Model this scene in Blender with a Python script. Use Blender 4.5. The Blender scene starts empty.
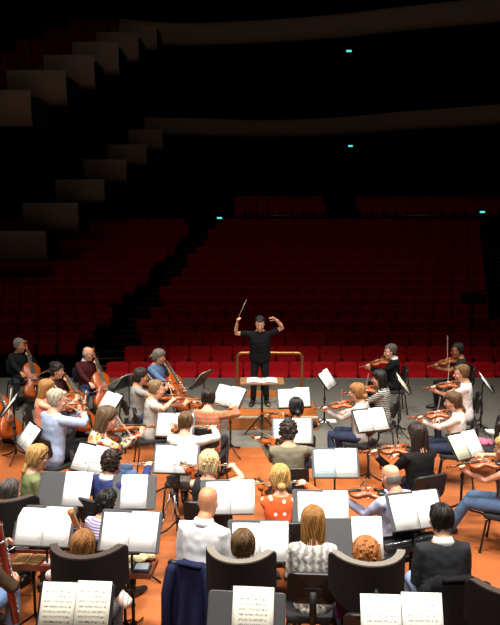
import bpy, math, random
from mathutils import Vector as V, Matrix as M, noise
random.seed(7)
sc = bpy.context.scene
COL = sc.collection
PI = math.pi
R = math.radians

# ---------------------------------------------------------------- camera, world, light, exposure
F = 700.0
CAM_H = 3.8
PITCH = math.atan(97.5 / F)
cd = bpy.data.cameras.new('camera')
cd.sensor_fit = 'VERTICAL'; cd.sensor_height = 24.0; cd.lens = 24.0 * F / 625.0
cd.clip_end = 200
cam = bpy.data.objects.new('camera', cd); COL.objects.link(cam)
cam.location = (0, 0, CAM_H); cam.rotation_euler = (PI / 2 - PITCH, 0, 0)
sc.camera = cam
w = bpy.data.worlds.new('world'); sc.world = w; w.use_nodes = True
w.node_tree.nodes['Background'].inputs[0].default_value = (1, .8, .65, 1)
w.node_tree.nodes['Background'].inputs[1].default_value = 0.004
sc.view_settings.view_transform = 'Standard'; sc.view_settings.look = 'None'
sc.view_settings.gamma = 1; sc.view_settings.use_curve_mapping = False
sc.view_settings.exposure = 0.0

def spot(name, loc, target, power, size, blend=.7, radius=.45, col=(1, .95, .88)):
    l = bpy.data.lights.new(name, 'SPOT'); l.energy = power; l.spot_size = R(size); l.spot_blend = blend
    l.shadow_soft_size = radius; l.color = col
    o = bpy.data.objects.new(name, l); COL.objects.link(o); o.location = loc
    o.rotation_euler = (V(target) - V(loc)).to_track_quat('-Z', 'Y').to_euler()
    return o
LP = 700
for i, (x, y, tx, ty, p) in enumerate([(-3.6, 5.0, -2.6, 6.4, 1.25), (0, 4.6, 0, 6.4, 1.2), (3.6, 5.0, 2.6, 6.4, 1.25),
                                       (-3.6, 8.3, -3.0, 9.6, 1.0), (0, 8.0, 0, 9.6, .95), (3.6, 8.3, 3.0, 9.6, 1.0),
                                       (-4.2, 11.2, -3.8, 12.4, .72), (0, 11.0, .2, 12.6, .62), (4.2, 11.2, 3.8, 12.4, .72)]):
    spot('stage_spotlight', (x, y, 10.5), (tx, ty, 0), LP * p * 4, 62, .8)
for x in (-4.5, 0, 4.5): spot('choir_fill_spot', (x, -1.5, 9.0), (x * .6, 8.2, .6), 1500, 40, .8)  # fill added from behind the camera for the players' backs and faces
for x, tx in ((-2.5, -4.2), (0, .3), (2.5, 4.4)): spot('face_fill_spot', (x, .5, 9.0), (tx, 11.9, .5), 1500, 26, .9)  # added fill that brightens the faces of the conductor and distant players
# dim fill light added high over the stalls to lift the dark hall
la = bpy.data.lights.new('hall_fill_light', 'AREA'); la.shape = 'RECTANGLE'; la.size = 14; la.size_y = 10; la.energy = 80; la.color = (1, .78, .62)
lo = bpy.data.objects.new('hall_fill_light', la); COL.objects.link(lo); lo.location = (0, 19, 17.5)
lo.rotation_euler = (R(25), 0, 0)

_c, _s = math.cos(PITCH), math.sin(PITCH)
def ray(px, py):
    x, y = (px - 250) / F, (312.5 - py) / F
    return V((x, _c + y * _s, -_s + y * _c))
def at(px, py, h):
    r = ray(px, py); t = (h - CAM_H) / r.z
    return V((r.x * t, r.y * t, h))
def at_d(px, py, d):
    r = ray(px, py); t = d / r.y
    return V((r.x * t, d, CAM_H + r.z * t))

# ---------------------------------------------------------------- materials
def lin(h):
    h = h.lstrip('#'); c = [int(h[i:i + 2], 16) / 255 for i in (0, 2, 4)]
    return tuple((x / 12.92 if x <= .04045 else ((x + .055) / 1.055) ** 2.4) for x in c) + (1,)
_mats = {}
class NT:
    def __init__(s, name):
        s.m = bpy.data.materials.new(name); s.m.use_nodes = True; s.t = s.m.node_tree; s.b = s.t.nodes['Principled BSDF']
    def n(s, typ, **kw):
        o = s.t.nodes.new(typ)
        for k, v in kw.items():
            if k in o.inputs: o.inputs[k].default_value = v
            else: setattr(o, k, v)
        return o
    def l(s, a, b): s.t.links.new(a, b)
    def math(s, op, a, b=None, clamp=False):
        o = s.t.nodes.new('ShaderNodeMath'); o.operation = op; o.use_clamp = clamp
        for i, v in enumerate((a, b)):
            if v is None: continue
            if isinstance(v, (int, float)): o.inputs[i].default_value = v
            else: s.l(v, o.inputs[i])
        return o.outputs[0]
    def mix(s, f, a, b):
        o = s.t.nodes.new('ShaderNodeMix'); o.data_type = 'RGBA'
        for i, v in ((0, f), (6, a), (7, b)):
            if isinstance(v, (int, float, tuple)): o.inputs[i].default_value = v
            else: s.l(v, o.inputs[i])
        return o.outputs[2]
    def obj(s): return s.n('ShaderNodeTexCoord').outputs['Object']
def mat(name, col, rough=.6, metal=0, var=.12, scale=14, bump=0, spec=.5, sheen=0, stretch=None):
    if name in _mats: return _mats[name]
    t = NT(name); c = lin(col)
    co = t.obj()
    if stretch:
        mp = t.n('ShaderNodeMapping'); mp.inputs['Scale'].default_value = stretch; t.l(co, mp.inputs[0]); co = mp.outputs[0]
    nz = t.n('ShaderNodeTexNoise', Scale=scale, Detail=4.0); t.l(co, nz.inputs['Vector'])
    d = tuple(x * (1 - var) for x in c[:3]) + (1,); b = tuple(min(1, x * (1 + var)) for x in c[:3]) + (1,)
    t.l(t.mix(nz.outputs[0], d, b), t.b.inputs['Base Color'])
    t.b.inputs['Roughness'].default_value = rough; t.b.inputs['Metallic'].default_value = metal
    t.b.inputs['Specular IOR Level'].default_value = spec
    if sheen: t.b.inputs['Sheen Weight'].default_value = sheen
    if bump:
        bp = t.n('ShaderNodeBump', Strength=bump, Distance=.006); t.l(nz.outputs[0], bp.inputs['Height']); t.l(bp.outputs[0], t.b.inputs['Normal'])
    _mats[name] = t.m; return t.m
def emit(name, col, s):
    t = NT(name); t.b.inputs['Emission Color'].default_value = lin(col); t.b.inputs['Emission Strength'].default_value = s
    t.b.inputs['Base Color'].default_value = (0, 0, 0, 1); return t.m
def fabric(col): return mat('fabric_' + col[1:], col, .85, var=.1, scale=30, bump=.25, spec=.12)
def hairm(col): return mat('hair_' + col[1:], col, .55, var=.4, scale=70, bump=.2, spec=.35, stretch=(1, 1, .15))
def skinm(col): return mat('skin_' + col[1:], col, .5, var=.06, scale=20, spec=.4)
black_metal = mat('black_metal', '#1b1b1c', .45, .3, spec=.5)
black_plastic = mat('black_plastic', '#19191a', .5)
desk_grey = mat('desk_grey', '#414142', .55, .1)
seat_cloth = mat('seat_cloth', '#1e1d1e', .9)
brass = mat('brass', '#a3784a', .3, .8)
chrome = mat('chrome', '#c9c9cc', .22, .9)
foam = mat('foam', '#201d1c', .95, var=.2, scale=60, bump=.3, spec=.15)
foam_dark = mat('foam_dark_edge', '#4c423d', .95, var=.25, scale=60, bump=.4, spec=.1)
foam_edge = mat('foam_edge', '#857e74', .95, var=.25, scale=60, bump=.4, spec=.1)
spruce = mat('violin_varnish', '#96491a', .28, var=.3, scale=9, stretch=(6, .7, 1))
spruce_dark = mat('violin_dark_varnish', '#7e3514', .28, var=.3, scale=9, stretch=(6, .7, 1))
cello_wood = mat('cello_varnish', '#9c4615', .26, var=.35, scale=5, stretch=(5, .6, 1))
maple = mat('maple_neck', '#a8743c', .35, var=.2)
ebony = mat('ebony', '#17120f', .35)
bow_wood = mat('bow_wood', '#9a6c44', .35)
bow_hair = mat('bow_hair', '#e6dfcd', .6)
string_m = mat('string', '#c8c4b8', .3, .7)
shoe_m = mat('shoe_leather', '#1a1614', .4)
white_m = mat('eye_white', '#e6e0da', .3)
iris_m = mat('iris', '#241a14', .3)
lip_m = mat('lips', '#a3584c', .5)
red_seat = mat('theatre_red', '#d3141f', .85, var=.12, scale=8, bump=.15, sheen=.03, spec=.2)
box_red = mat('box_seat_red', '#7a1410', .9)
seat_shell = mat('theatre_shell', '#2a0a0a', .6)
wood_trim = mat('podium_wood', '#a85f2c', .4, var=.3, scale=5, stretch=(.4, 6, 6))

# ---------------------------------------------------------------- mesh builder
class MB:
    def __init__(s): s.v = []; s.f = []; s.m = []; s.sm = []
    def add(s, vs, fs, m=0, smooth=True):
        o = len(s.v); s.v += [tuple(p) for p in vs]
        for f in fs: s.f.append(tuple(i + o for i in f)); s.m.append(m); s.sm.append(smooth)
        return s
    def box(s, c, size, rot=None, m=0):
        hx, hy, hz = (x / 2 for x in size)
        P = [V((x, y, z)) for x in (-hx, hx) for y in (-hy, hy) for z in (-hz, hz)]
        if rot is not None: P = [rot @ p for p in P]
        c = V(c)
        return s.add([p + c for p in P], [(0, 1, 3, 2), (4, 6, 7, 5), (0, 4, 5, 1), (2, 3, 7, 6), (0, 2, 6, 4), (1, 5, 7, 3)], m, False)
    def tube(s, pts, rad, n=8, m=0, side=None, rounded=False, smooth=True):
        pts = [V(p) for p in pts]
        if not isinstance(rad, (list,)): rad = [rad] * len(pts)
        rad = [(r, r) if isinstance(r, (int, float)) else r for r in rad]
        if rounded:
            a, b = (pts[0] - pts[1]).normalized(), (pts[-1] - pts[-2]).normalized()
            r0, r1 = min(rad[0]), min(rad[-1])
            pre = [(pts[0] + a * r0 * .95, .3), (pts[0] + a * r0 * .6, .78)]
            post = [(pts[-1] + b * r1 * .6, .78), (pts[-1] + b * r1 * .95, .3)]
            R0, R1 = rad[0], rad[-1]
            pts = [p for p, _ in pre] + pts + [p for p, _ in post]
            rad = [(R0[0] * k, R0[1] * k) for _, k in pre] + rad + [(R1[0] * k, R1[1] * k) for _, k in post]
        N = len(pts); vs = []; px = None
        for i in range(N):
            t = (pts[min(i + 1, N - 1)] - pts[max(i - 1, 0)]).normalized()
            ref = V(side) if side is not None else (px if px is not None else (V((0, 0, 1)) if abs(t.z) < .9 else V((1, 0, 0))))
            x = ref - t * ref.dot(t)
            if x.length < 1e-5: x = t.orthogonal()
            x.normalize(); px = x; y = t.cross(x)
            for k in range(n):
                a = 2 * PI * k / n
                vs.append(pts[i] + x * rad[i][0] * math.cos(a) + y * rad[i][1] * math.sin(a))
        fs = []
        for i in range(N - 1):
            for k in range(n):
                a, b = i * n + k, i * n + (k + 1) % n
                fs.append((a, b, b + n, a + n))
        fs.append(tuple(range(n - 1, -1, -1))); fs.append(tuple((N - 1) * n + k for k in range(n)))
        return s.add(vs, fs, m, smooth)
    def ell(s, c, r, rot=None, n=12, k=8, m=0):
        c = V(c); vs = []; fs = []
        for i in range(1, k):
            ph = PI * i / k
            for j in range(n):
                a = 2 * PI * j / n
                p = V((r[0] * math.sin(ph) * math.cos(a), r[1] * math.sin(ph) * math.sin(a), r[2] * math.cos(ph)))
                vs.append(c + (rot @ p if rot is not None else p))
        T = V((0, 0, r[2])); B = -T
        vs.append(c + (rot @ T if rot is not None else T)); vs.append(c + (rot @ B if rot is not None else B))
        ti, bi = len(vs) - 2, len(vs) - 1
        for i in range(k - 2):
            for j in range(n):
                a, b = i * n + j, i * n + (j + 1) % n
                fs.append((a, a + n, b + n, b))
        for j in range(n):
            fs.append((ti, j, (j + 1) % n)); q = (k - 2) * n
            fs.append((bi, q + (j + 1) % n, q + j))
        return s.add(vs, fs, m)
    def grid(s, rows, m=0, smooth=True, thick=None):
        # rows of points -> sheet; thick = offset vector function for a closed slab
        nr, nc = len(rows), len(rows[0]); vs = [V(p) for r in rows for p in r]
        fs = [(i * nc + j, i * nc + j + 1, (i + 1) * nc + j + 1, (i + 1) * nc + j) for i in range(nr - 1) for j in range(nc - 1)]
        if thick is None: return s.add(vs, fs, m, smooth)
        n = len(vs); vs2 = vs + [thick(p) for p in vs]
        fs2 = fs + [tuple(i + n for i in reversed(f)) for f in fs]
        ring = [j for j in range(nc)] + [i * nc + nc - 1 for i in range(1, nr)] + [(nr - 1) * nc + j for j in range(nc - 2, -1, -1)] + [i * nc for i in range(nr - 2, 0, -1)]
        for a, b in zip(ring, ring[1:] + ring[:1]): fs2.append((b, a, a + n, b + n))
        return s.add(vs2, fs2, m, smooth)
    def xf(s, mtx):
        s.v = [tuple(mtx @ V(p)) for p in s.v]; return s
    def mesh(s, name, mats):
        me = bpy.data.meshes.new(name); me.from_pydata(s.v, [], s.f)
        mats = mats if isinstance(mats, (list, tuple)) else [mats]
        for x in mats: me.materials.append(x)
        me.polygons.foreach_set('material_index', s.m); me.polygons.foreach_set('use_smooth', s.sm)
        me.update(); return me
    def build(s, name, mats, parent=None, loc=None, bevel=0):
        o = bpy.data.objects.new(name, s.mesh(name, mats)); COL.objects.link(o)
        if parent is not None: o.parent = parent
        if loc is not None: o.location = loc
        if bevel:
            b = o.modifiers.new('bevel', 'BEVEL'); b.width = bevel; b.segments = 2; b.limit_method = 'ANGLE'
        return o
VF = 1.0
TS = bpy.data.scenes.new('workbench')
def organic(mb, voxel, smooth=3, lump=0, lscale=30):
    # one continuous surface grown around the overlapping volumes in mb
    me = mb.mesh('t', []) if False else bpy.data.meshes.new('t')
    me.from_pydata(mb.v, [], mb.f); me.update()
    o = bpy.data.objects.new('t', me); TS.collection.objects.link(o)
    r = o.modifiers.new('r', 'REMESH'); r.mode = 'VOXEL'; r.voxel_size = voxel * VF; r.use_smooth_shade = True
    if smooth:
        q = o.modifiers.new('s', 'SMOOTH'); q.iterations = smooth; q.factor = .5
    TS.view_layers[0].update(); dg = TS.view_layers[0].depsgraph
    res = bpy.data.meshes.new_from_object(o.evaluated_get(dg))
    TS.collection.objects.unlink(o); bpy.data.objects.remove(o); bpy.data.meshes.remove(me)
    if lump:
        for v in res.vertices:
            n = v.normal; v.co = v.co + n * (noise.noise(v.co * lscale) * lump)
        res.update()
    return res
def link_mesh(name, me, mats, parent):
    mats = mats if isinstance(mats, (list, tuple)) else [mats]
    me.name = name; me.materials.clear()
    for x in mats: me.materials.append(x)
    o = bpy.data.objects.new(name, me); COL.objects.link(o); o.parent = parent; return o

def tag(o, label, cat=None, group=None, kind=None):
    if label: o['label'] = label
    if cat: o['category'] = cat
    if group: o['group'] = group
    if kind: o['kind'] = kind
    return o
def thing(name, label, cat, loc=(0, 0, 0), rz=0, group=None, mtx=None):
    o = bpy.data.objects.new(name, None); COL.objects.link(o); o.empty_display_size = .1
    if mtx is not None: o.matrix_world = mtx
    else: o.location = loc; o.rotation_euler = (0, 0, rz)
    return tag(o, label, cat, group)
def struct(name, mb, m, label=None):
    o = mb.build(name, m); return tag(o, label, None, None, 'structure')
def frame(o, x, y, z):
    m = M.Identity(4)
    for i, a in enumerate((x, y, z, o)):
        for r in range(3): m[r][i] = a[r]
    return m

# ---------------------------------------------------------------- the hall
def wood_floor_mat():
    t = NT('stage_floor_wood'); co = t.obj()
    br = t.n('ShaderNodeTexBrick', Scale=1.0); br.offset = .37
    br.inputs['Brick Width'].default_value = 1.5; br.inputs['Row Height'].default_value = .11; br.inputs['Mortar Size'].default_value = .0025
    br.inputs['Color1'].default_value = lin('#b05d2b'); br.inputs['Color2'].default_value = lin('#82421c'); br.inputs['Mortar'].default_value = lin('#6d3414')
    t.l(co, br.inputs['Vector'])
    mp = t.n('ShaderNodeMapping'); mp.inputs['Scale'].default_value = (.6, 14, 1); t.l(co, mp.inputs[0])
    nz = t.n('ShaderNodeTexNoise', Scale=1.6, Detail=6.0); t.l(mp.outputs[0], nz.inputs['Vector'])
    n2 = t.n('ShaderNodeTexNoise', Scale=.8, Detail=3.0); t.l(co, n2.inputs['Vector'])
    a = t.mix(t.math('MULTIPLY', nz.outputs[0], .7), br.outputs[0], lin('#823c14'))
    b = t.mix(t.math('MULTIPLY', n2.outputs[0], .35), a, lin('#cf8a5c'))
    t.l(b, t.b.inputs['Base Color']); t.b.inputs['Roughness'].default_value = .32
    return t.m
wood_floor = wood_floor_mat()
apron_m = mat('apron_grey', '#646158', .7, var=.12, scale=2.5)
stall_floor = mat('stall_carpet', '#1a0a0a', .95)
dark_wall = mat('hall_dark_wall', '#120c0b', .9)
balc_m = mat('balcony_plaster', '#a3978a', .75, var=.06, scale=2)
STAGE_E = 16.05
edge = [(-9, 11.75), (-5, 11.6), (-2.5, 11.35), (0, 11.15), (2.5, 11.0), (5, 11.1), (9, 11.4)]
mb = MB(); mb.add([(x, y, 0) for x, y in edge] + [(9, 1.5, 0), (-9, 1.5, 0)] + [(x, y, -.06) for x, y in edge] + [(9, 1.5, -.06), (-9, 1.5, -.06)],
                  [tuple(range(8, -1, -1)), tuple(range(9, 18))] + [(i, (i + 1) % 9, 9 + (i + 1) % 9, 9 + i) for i in range(9)], 0, False)
struct('floor_stage', mb, wood_floor, 'orange wooden plank stage floor')
mb = MB(); n = len(edge)
vs = [(x, y, 0) for x, y in edge] + [(9, STAGE_E, 0), (-9, STAGE_E, 0)]
mb.add(vs, [tuple(range(n + 2))], 0, False)
mb.add([(-9, STAGE_E, 0), (9, STAGE_E, 0), (9, STAGE_E, -.95), (-9, STAGE_E, -.95)], [(0, 1, 2, 3)], 0, False)
struct('floor_apron', mb, apron_m, 'dark grey apron at the front of the stage')
mb = MB(); mb.box((0, STAGE_E - .03, .008), (18, .06, .016)); struct('trim_1', mb, mat('apron_edge', '#7b766b', .6), 'pale strip along the stage edge')

NROW = 17
row_y = lambda k: 17.35 + k * 1.0
row_z = lambda k: -.84 + .22 * k
aisle_l = lambda y: -4.1 + (y - 18.3) * .13     # aisle centre, left
aisle_r = lambda y: 9.77 + (y - 27.3) * .25
mb = MB()
for k in range(NROW):
    z = row_z(k)
    y0 = STAGE_E if k == 0 else row_y(k) - .55
    mb.box((1, (y0 + row_y(k) + .45) / 2, z - .15), (34, row_y(k) + .45 - y0, .3))
mb.box((1, 42, row_z(16) - .1), (34, 18, .2))
struct('floor_stalls', mb, stall_floor, 'dark stepped floor of the stalls')
step_m = mat('lit_step_edge', '#b5785c', .6)  # nosing strips coloured pale to stand for light on the step edges
for nm, f, lab in (('stairs_1', aisle_l, 'aisle steps up the left of the stalls'), ('stairs_2', aisle_r, 'aisle steps up the right of the stalls')):
    mb = MB()
    for k in range(NROW):
        y = row_y(k)
        for h in (0, 1):
            mb.box((f(y), y - .3 + h * .5, row_z(k) + .04 + h * .11), (.85, .5, .1 + .0 * h), m=0)
            mb.box((f(y) + .02, y - .54 + h * .5, row_z(k) + .098 + h * .11), (.8, .05, .02), m=1)
    struct(nm, mb, [stall_floor, step_m], lab)
mb = MB(); mb.box((1, 46, 8), (44, .3, 22)); struct('wall_back', mb, dark_wall)
mb = MB(); mb.box((-15, 28, 8), (.3, 40, 22)); struct('wall_left', mb, dark_wall)
mb = MB(); mb.box((19, 28, 8), (.3, 40, 22)); struct('wall_right', mb, dark_wall)
mb = MB(); mb.box((2, 31, 19.2), (36, 32, .3)); struct('ceiling', mb, dark_wall)

def front_profile(h):   # bulging balcony front section (forward offset, z)
    return [(0, h / 2), (-.07, h / 2), (-.1, h * .3), (-.1, 0), (-.07, -h * .3), (.06, -h * .5), (.2, -h * .5)]
def balcony(name, pts, zc, h, label, back=44):
    mb = MB(); rows = []
    for x, y in pts: rows.append([V((x, y + o, zc + z)) for o, z in front_profile(h)])
    mb.grid(rows)
    n = len(pts)   # deck behind the front
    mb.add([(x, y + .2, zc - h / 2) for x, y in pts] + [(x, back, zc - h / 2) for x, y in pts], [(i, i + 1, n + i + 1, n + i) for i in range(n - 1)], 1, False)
    mb.add([(x, y + .0, zc + h / 2) for x, y in pts] + [(x, y + .12, zc + h / 2) for x, y in pts], [(i, i + 1, n + i + 1, n + i) for i in range(n - 1)], 0, False)
    o = mb.build(name, [balc_m, dark_wall]); return tag(o, label, None, None, 'structure')
def arc(p, m=10):   # smooth polyline through points (Catmull-Rom)
    P = [V((a, b, 0)) for a, b in p]; P = [2 * P[0] - P[1]] + P + [2 * P[-1] - P[-2]]; out = []
    for i in range(1, len(P) - 2):
        for j in range(m):
            t = j / m; a, b, c, d = P[i - 1:i + 3]
            q = .5 * ((2 * b) + (c - a) * t + (2 * a - 5 * b + 4 * c - d) * t * t + (3 * b - a - 3 * c + d) * t ** 3); out.append((q.x, q.y))
    out.append((P[-2].x, P[-2].y)); return out
def bal_pts(pix, zc):
    out = []
    for px, py in pix:
        q = at(px, py, zc); out.append((q.x, q.y))
    return out
balcony('balcony_lower', arc(bal_pts([(145, 126), (200, 127), (262, 128.5), (330, 126.5), (400, 121), (460, 117), (530, 112)], 8.3)), 8.3, .86, 'lower balcony front curving across the back of the hall')
balcony('balcony_upper', arc(bal_pts([(120, 30), (180, 34), (250, 32), (330, 26.5), (400, 19), (460, 13), (540, 5)], 12.5)), 12.5, 1.0, 'upper balcony front curving across the top of the hall')

def side_box(px0, px1, py0, py1, d, label, seats):
    a, b = at_d(px0, (py0 + py1) / 2, d), at_d(px1, (py0 + py1) / 2, d)
    zc = a.z; h = (py1 - py0) / F * d
    t = thing('side_box', label, 'theatre box', (b.x, d, zc - h / 2))
    L = b.x - a.x; mb = MB()
    rows = []
    for i in range(9):
        u = i / 8; x = -L + L * u; bow = -.12 * math.sin(PI * min(1, max(0, u)))
        rows.append([V((x, o + bow, z + h / 2)) for o, z in front_profile(h)])
    mb.grid(rows)
    mb.build('front_panel', balc_m, t)
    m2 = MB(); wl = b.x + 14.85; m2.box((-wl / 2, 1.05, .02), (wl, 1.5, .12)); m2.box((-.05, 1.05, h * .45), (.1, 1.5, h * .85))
    m2.build('box_floor', dark_wall, t)
    for j in range(seats):
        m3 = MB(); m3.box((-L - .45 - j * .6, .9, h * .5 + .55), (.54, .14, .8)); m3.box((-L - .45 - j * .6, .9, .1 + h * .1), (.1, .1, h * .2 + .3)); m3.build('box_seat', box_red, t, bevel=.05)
    return t
up = [(-20, 32, 92, 125, 23), (8, 67, 72, 104, 25), (45, 95, 57, 87, 27), (73, 119, 44, 73, 29), (97, 139, 34, 60, 31), (120, 157, 25, 48, 33)]
lw = [(-12, 47, 231, 260, 24), (24, 79, 203, 230, 26), (56, 105, 180, 204, 28.5), (84, 127, 160, 182, 31), (108, 147, 145, 165, 33), (129, 163, 130, 150, 34.5)]
ordn = ['nearest', 'second nearest', 'third nearest', 'fourth nearest', 'fifth nearest', 'farthest']
for i, b in enumerate(up): side_box(*b, '%s pale fronted side box of the upper tier on the left wall' % ordn[i], 4)
for i, b in enumerate(lw): side_box(*b, '%s pale fronted side box of the lower tier on the left wall' % ordn[i], 0)

# theatre seats: the 300 nearest as things, the rest as one mass
def seat_back_mb():
    mb = MB(); rows = []
    for i in range(7):
        u = i / 6; z = .34 + .6 * u; rows.append([])
        for j in range(9):
            s_ = -1 + j / 4; wd = .28 * (1 - .03 * max(0, u - .8) * 5 * abs(s_) ** 6)
            rows[-1].append(V((s_ * wd, -.02 + .1 * u - .05 * (s_ * s_), z - .03 * (abs(s_) ** 8) * (u > .8))))
    mb.grid(rows, thick=lambda p: p + V((0, .09, 0))); return mb
def seat_pad_mb():
    mb = MB(); rows = []
    for i in range(5):
        u = i / 4; rows.append([])
        for j in range(7):
            s_ = -1 + j / 3; rows[-1].append(V((s_ * .26, -.14 + .09 * u - .03 * math.sin(PI * u), .32 + .38 * u)))
    mb.grid(rows, thick=lambda p: p + V((0, .09, .0))); return mb
def seat_arm_mb():
    mb = MB(); mb.box((.28, -.05, .3), (.035, .3, .6)); mb.box((.28, -.1, .62), (.05, .36, .035)); return mb
sb, sp, sa = seat_back_mb(), seat_pad_mb(), seat_arm_mb()
me_b, me_p, me_a = sb.mesh('backrest', red_seat), sp.mesh('seat', red_seat), sa.mesh('armrest', seat_shell)
spots = []
for k in range(NROW):
    y, z = row_y(k), row_z(k); hw = y * .357 + .6
    i0, i1 = int(-hw / .58) - 1, int(hw / .58) + 2
    for i in range(i0, i1):
        x = i * .58 + .12 + (.29 if k % 2 else 0)
        if x < -hw or x > hw or (k < 2 and x < aisle_l(y)): continue
        if abs(x - aisle_l(y)) < .66 or abs(x - aisle_r(y)) < .66: continue
        spots.append((x, y, z))
spots.sort(key=lambda p: p[1] + (p[0] < -5) * 2)
for (x, y, z) in spots[:300]:
    r = thing('theatre_seat', 'red upholstered tip-up theatre seat in the rows facing the stage', 'theatre seat', (x, y, z), 0, 'red theatre seats in the stalls')
    for nm, me in (('backrest', me_b), ('seat', me_p), ('armrest', me_a)):
        o = bpy.data.objects.new(nm, me); COL.objects.link(o); o.parent = r
far = MB()
def far_seat(x, y, z):
    far.box((x, y + .05, z + .64), (.53, .1, .6)); far.box((x, y - .06, z + .5), (.49, .1, .36)); far.box((x + .28, y - .05, z + .32), (.04, .32, .64), m=1)
for p in spots[300:]: far_seat(*p)
plz = row_z(16)
for r_ in range(3):
    for i in range(-4, 26):
        x = i * .58 + .05
        if 3.9 < x < 5.7 or (x < -.6): continue
        far_seat(x, 35.6 + r_ * .9, plz + .72 + r_ * .22)
tag(far.build('far_theatre_seats', [red_seat, seat_shell]), 'rows of red theatre seats farthest from the stage', 'theatre seats', None, 'stuff')
mb = MB()
mb.box((1.5, 35.1, plz + .65), (4.4, .12, .75)); mb.box((10.2, 35.1, plz + .65), (9, .12, .75))
struct('wall_parterre', mb, dark_wall, 'low dark wall behind the stalls')
mb = MB()
mb.tube([(-.6, 35, plz + 1.1), (3.7, 35, plz + 1.1)], .02, 6); mb.tube([(5.7, 35, plz + 1.1), (14, 35, plz + 1.1)], .02, 6)
tag(mb.build('handrail', chrome), 'thin metal handrail above the low wall behind the stalls', 'handrail')
cyan = emit('exit_glow', '#5fe8e0', 1.2)
for (px, py, d, lab) in ((349, 51, 34.2, 'small glowing exit sign under the upper balcony'), (350.5, 146, 38, 'small glowing exit sign under the lower balcony'),
                         (134, 65, 36.0, 'small glowing exit sign beside the upper side boxes'), (219.5, 218, 35, 'small glowing exit sign at the top of the left aisle'),
                         (482.5, 212, 35, 'small glowing exit sign at the top of the right aisle')):
    p = at_d(px, py, d); t = thing('exit_sign', lab, 'exit sign', p)
    m1 = MB(); m1.box((0, .04, 0), (.3, .05, .14)); m1.build('housing', black_plastic, t)
    m1 = MB(); m1.box((0, 0, 0), (.24, .03, .08)); m1.build('lit_panel', cyan, t)
    if py < 200: m1 = MB(); m1.tube([(0, .04, .07), (0, .04, (12.0 if py < 100 else 7.87) - p.z)], .012, 6); m1.build('hanger', black_metal, t)
    else: m1 = MB(); m1.tube([(0, .04, -.07), (0, .04, row_z(16) - p.z)], .02, 6); m1.build('post', black_metal, t)
# dark camera tripod with a table among the stalls on the right
p = at_d(465, 332, 21.0); t = thing('tripod_table', 'black tripod desk standing among the stalls on the right', 'tripod', (p.x, p.y - .1, row_z(3)))
m1 = MB(); m1.box((0, -.55, 1.55), (.62, .35, .28)); m1.build('desk_box', black_plastic, t)
m1 = MB(); m1.tube([(0, -.55, 0), (0, -.55, 1.45)], .03, 8); m1.build('pole', black_metal, t)
m1 = MB(); m1.box((.38, -.55, 1.78), (.55, .3, .03)); m1.build('tray', black_plastic, t)
m1 = MB(); m1.tube([(0, -.55, 1.66), (0, -.55, 1.95)], [.05, .05], 8); m1.ell((0, -.55, 1.98), (.07, .07, .09)); m1.build('lamp_head', mat('dim_tan', '#6b4a34', .6), t)

# ---------------------------------------------------------------- podium
pod = thing('podium', 'wooden conductor podium with grey mat and brass rail', 'podium', (.4, 13.05, 0))
m1 = MB(); m1.box((0, 0, .12), (1.62, 1.95, .24)); m1.build('platform', wood_trim, pod, bevel=.01)
m1 = MB(); m1.box((0, -.97, .235), (1.62, .03, .03)); m1.build('edge_strip', mat('edge_strip', '#d8c9ae', .4), pod)
m1 = MB(); m1.box((-.02, -.05, .246), (1.0, .8, .012)); m1.build('mat', mat('grey_mat', '#6a675e', .9), pod)
rail = []
for s_ in (-1, 1):
    pass
pts = [(-.66, .9, .0), (-.66, .9, .93)]
for a in range(1, 7): pts.append((-.66 + .1 - .1 * math.cos(a * PI / 12), .9, .93 + .1 * math.sin(a * PI / 12)))
pts += [(-x, y, z) for x, y, z in reversed(pts)]
m1 = MB(); m1.tube(pts, .03, 10); m1.build('rail', brass, pod)

# ---------------------------------------------------------------- furniture builders
def rounded_slab(w_, h_, th, r, bend=0, n=6):
    # rounded rectangle slab in the XZ plane, thickness along +Y, curved by bend
    out = []
    for cx, cz, a0 in ((w_ / 2 - r, h_ / 2 - r, 0), (-w_ / 2 + r, h_ / 2 - r, 90), (-w_ / 2 + r, -h_ / 2 + r, 180), (w_ / 2 - r, -h_ / 2 + r, 270)):
        for i in range(n + 1):
            a = R(a0 + 90 * i / n); out.append((cx + r * math.cos(a), cz + r * math.sin(a)))
    mb = MB(); N = len(out)
    f = lambda x: bend * (x / (w_ / 2)) ** 2
    rings = [(1, th * .0), (1, th)]
    vs = [V((x * .97, f(x) + .0, z * .97)) for x, z in out] + [V((x, f(x) + th * .3, z)) for x, z in out] + [V((x, f(x) + th * .7, z)) for x, z in out] + [V((x * .97, f(x) + th, z * .97)) for x, z in out]
    fs = []
    for k in range(3):
        for i in range(N):
            j = (i + 1) % N; fs.append((k * N + j, k * N + i, (k + 1) * N + i, (k + 1) * N + j))
    vs += [V((0, 0, z * .9)) for z in (0,)]; c0 = len(vs) - 1; vs += [V((0, th, 0))]; c1 = c0 + 1
    for i in range(N):
        j = (i + 1) % N; fs.append((c0, i, j)); fs.append((c1, 3 * N + j, 3 * N + i))
    return mb.add(vs, fs, 0, False)
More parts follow.
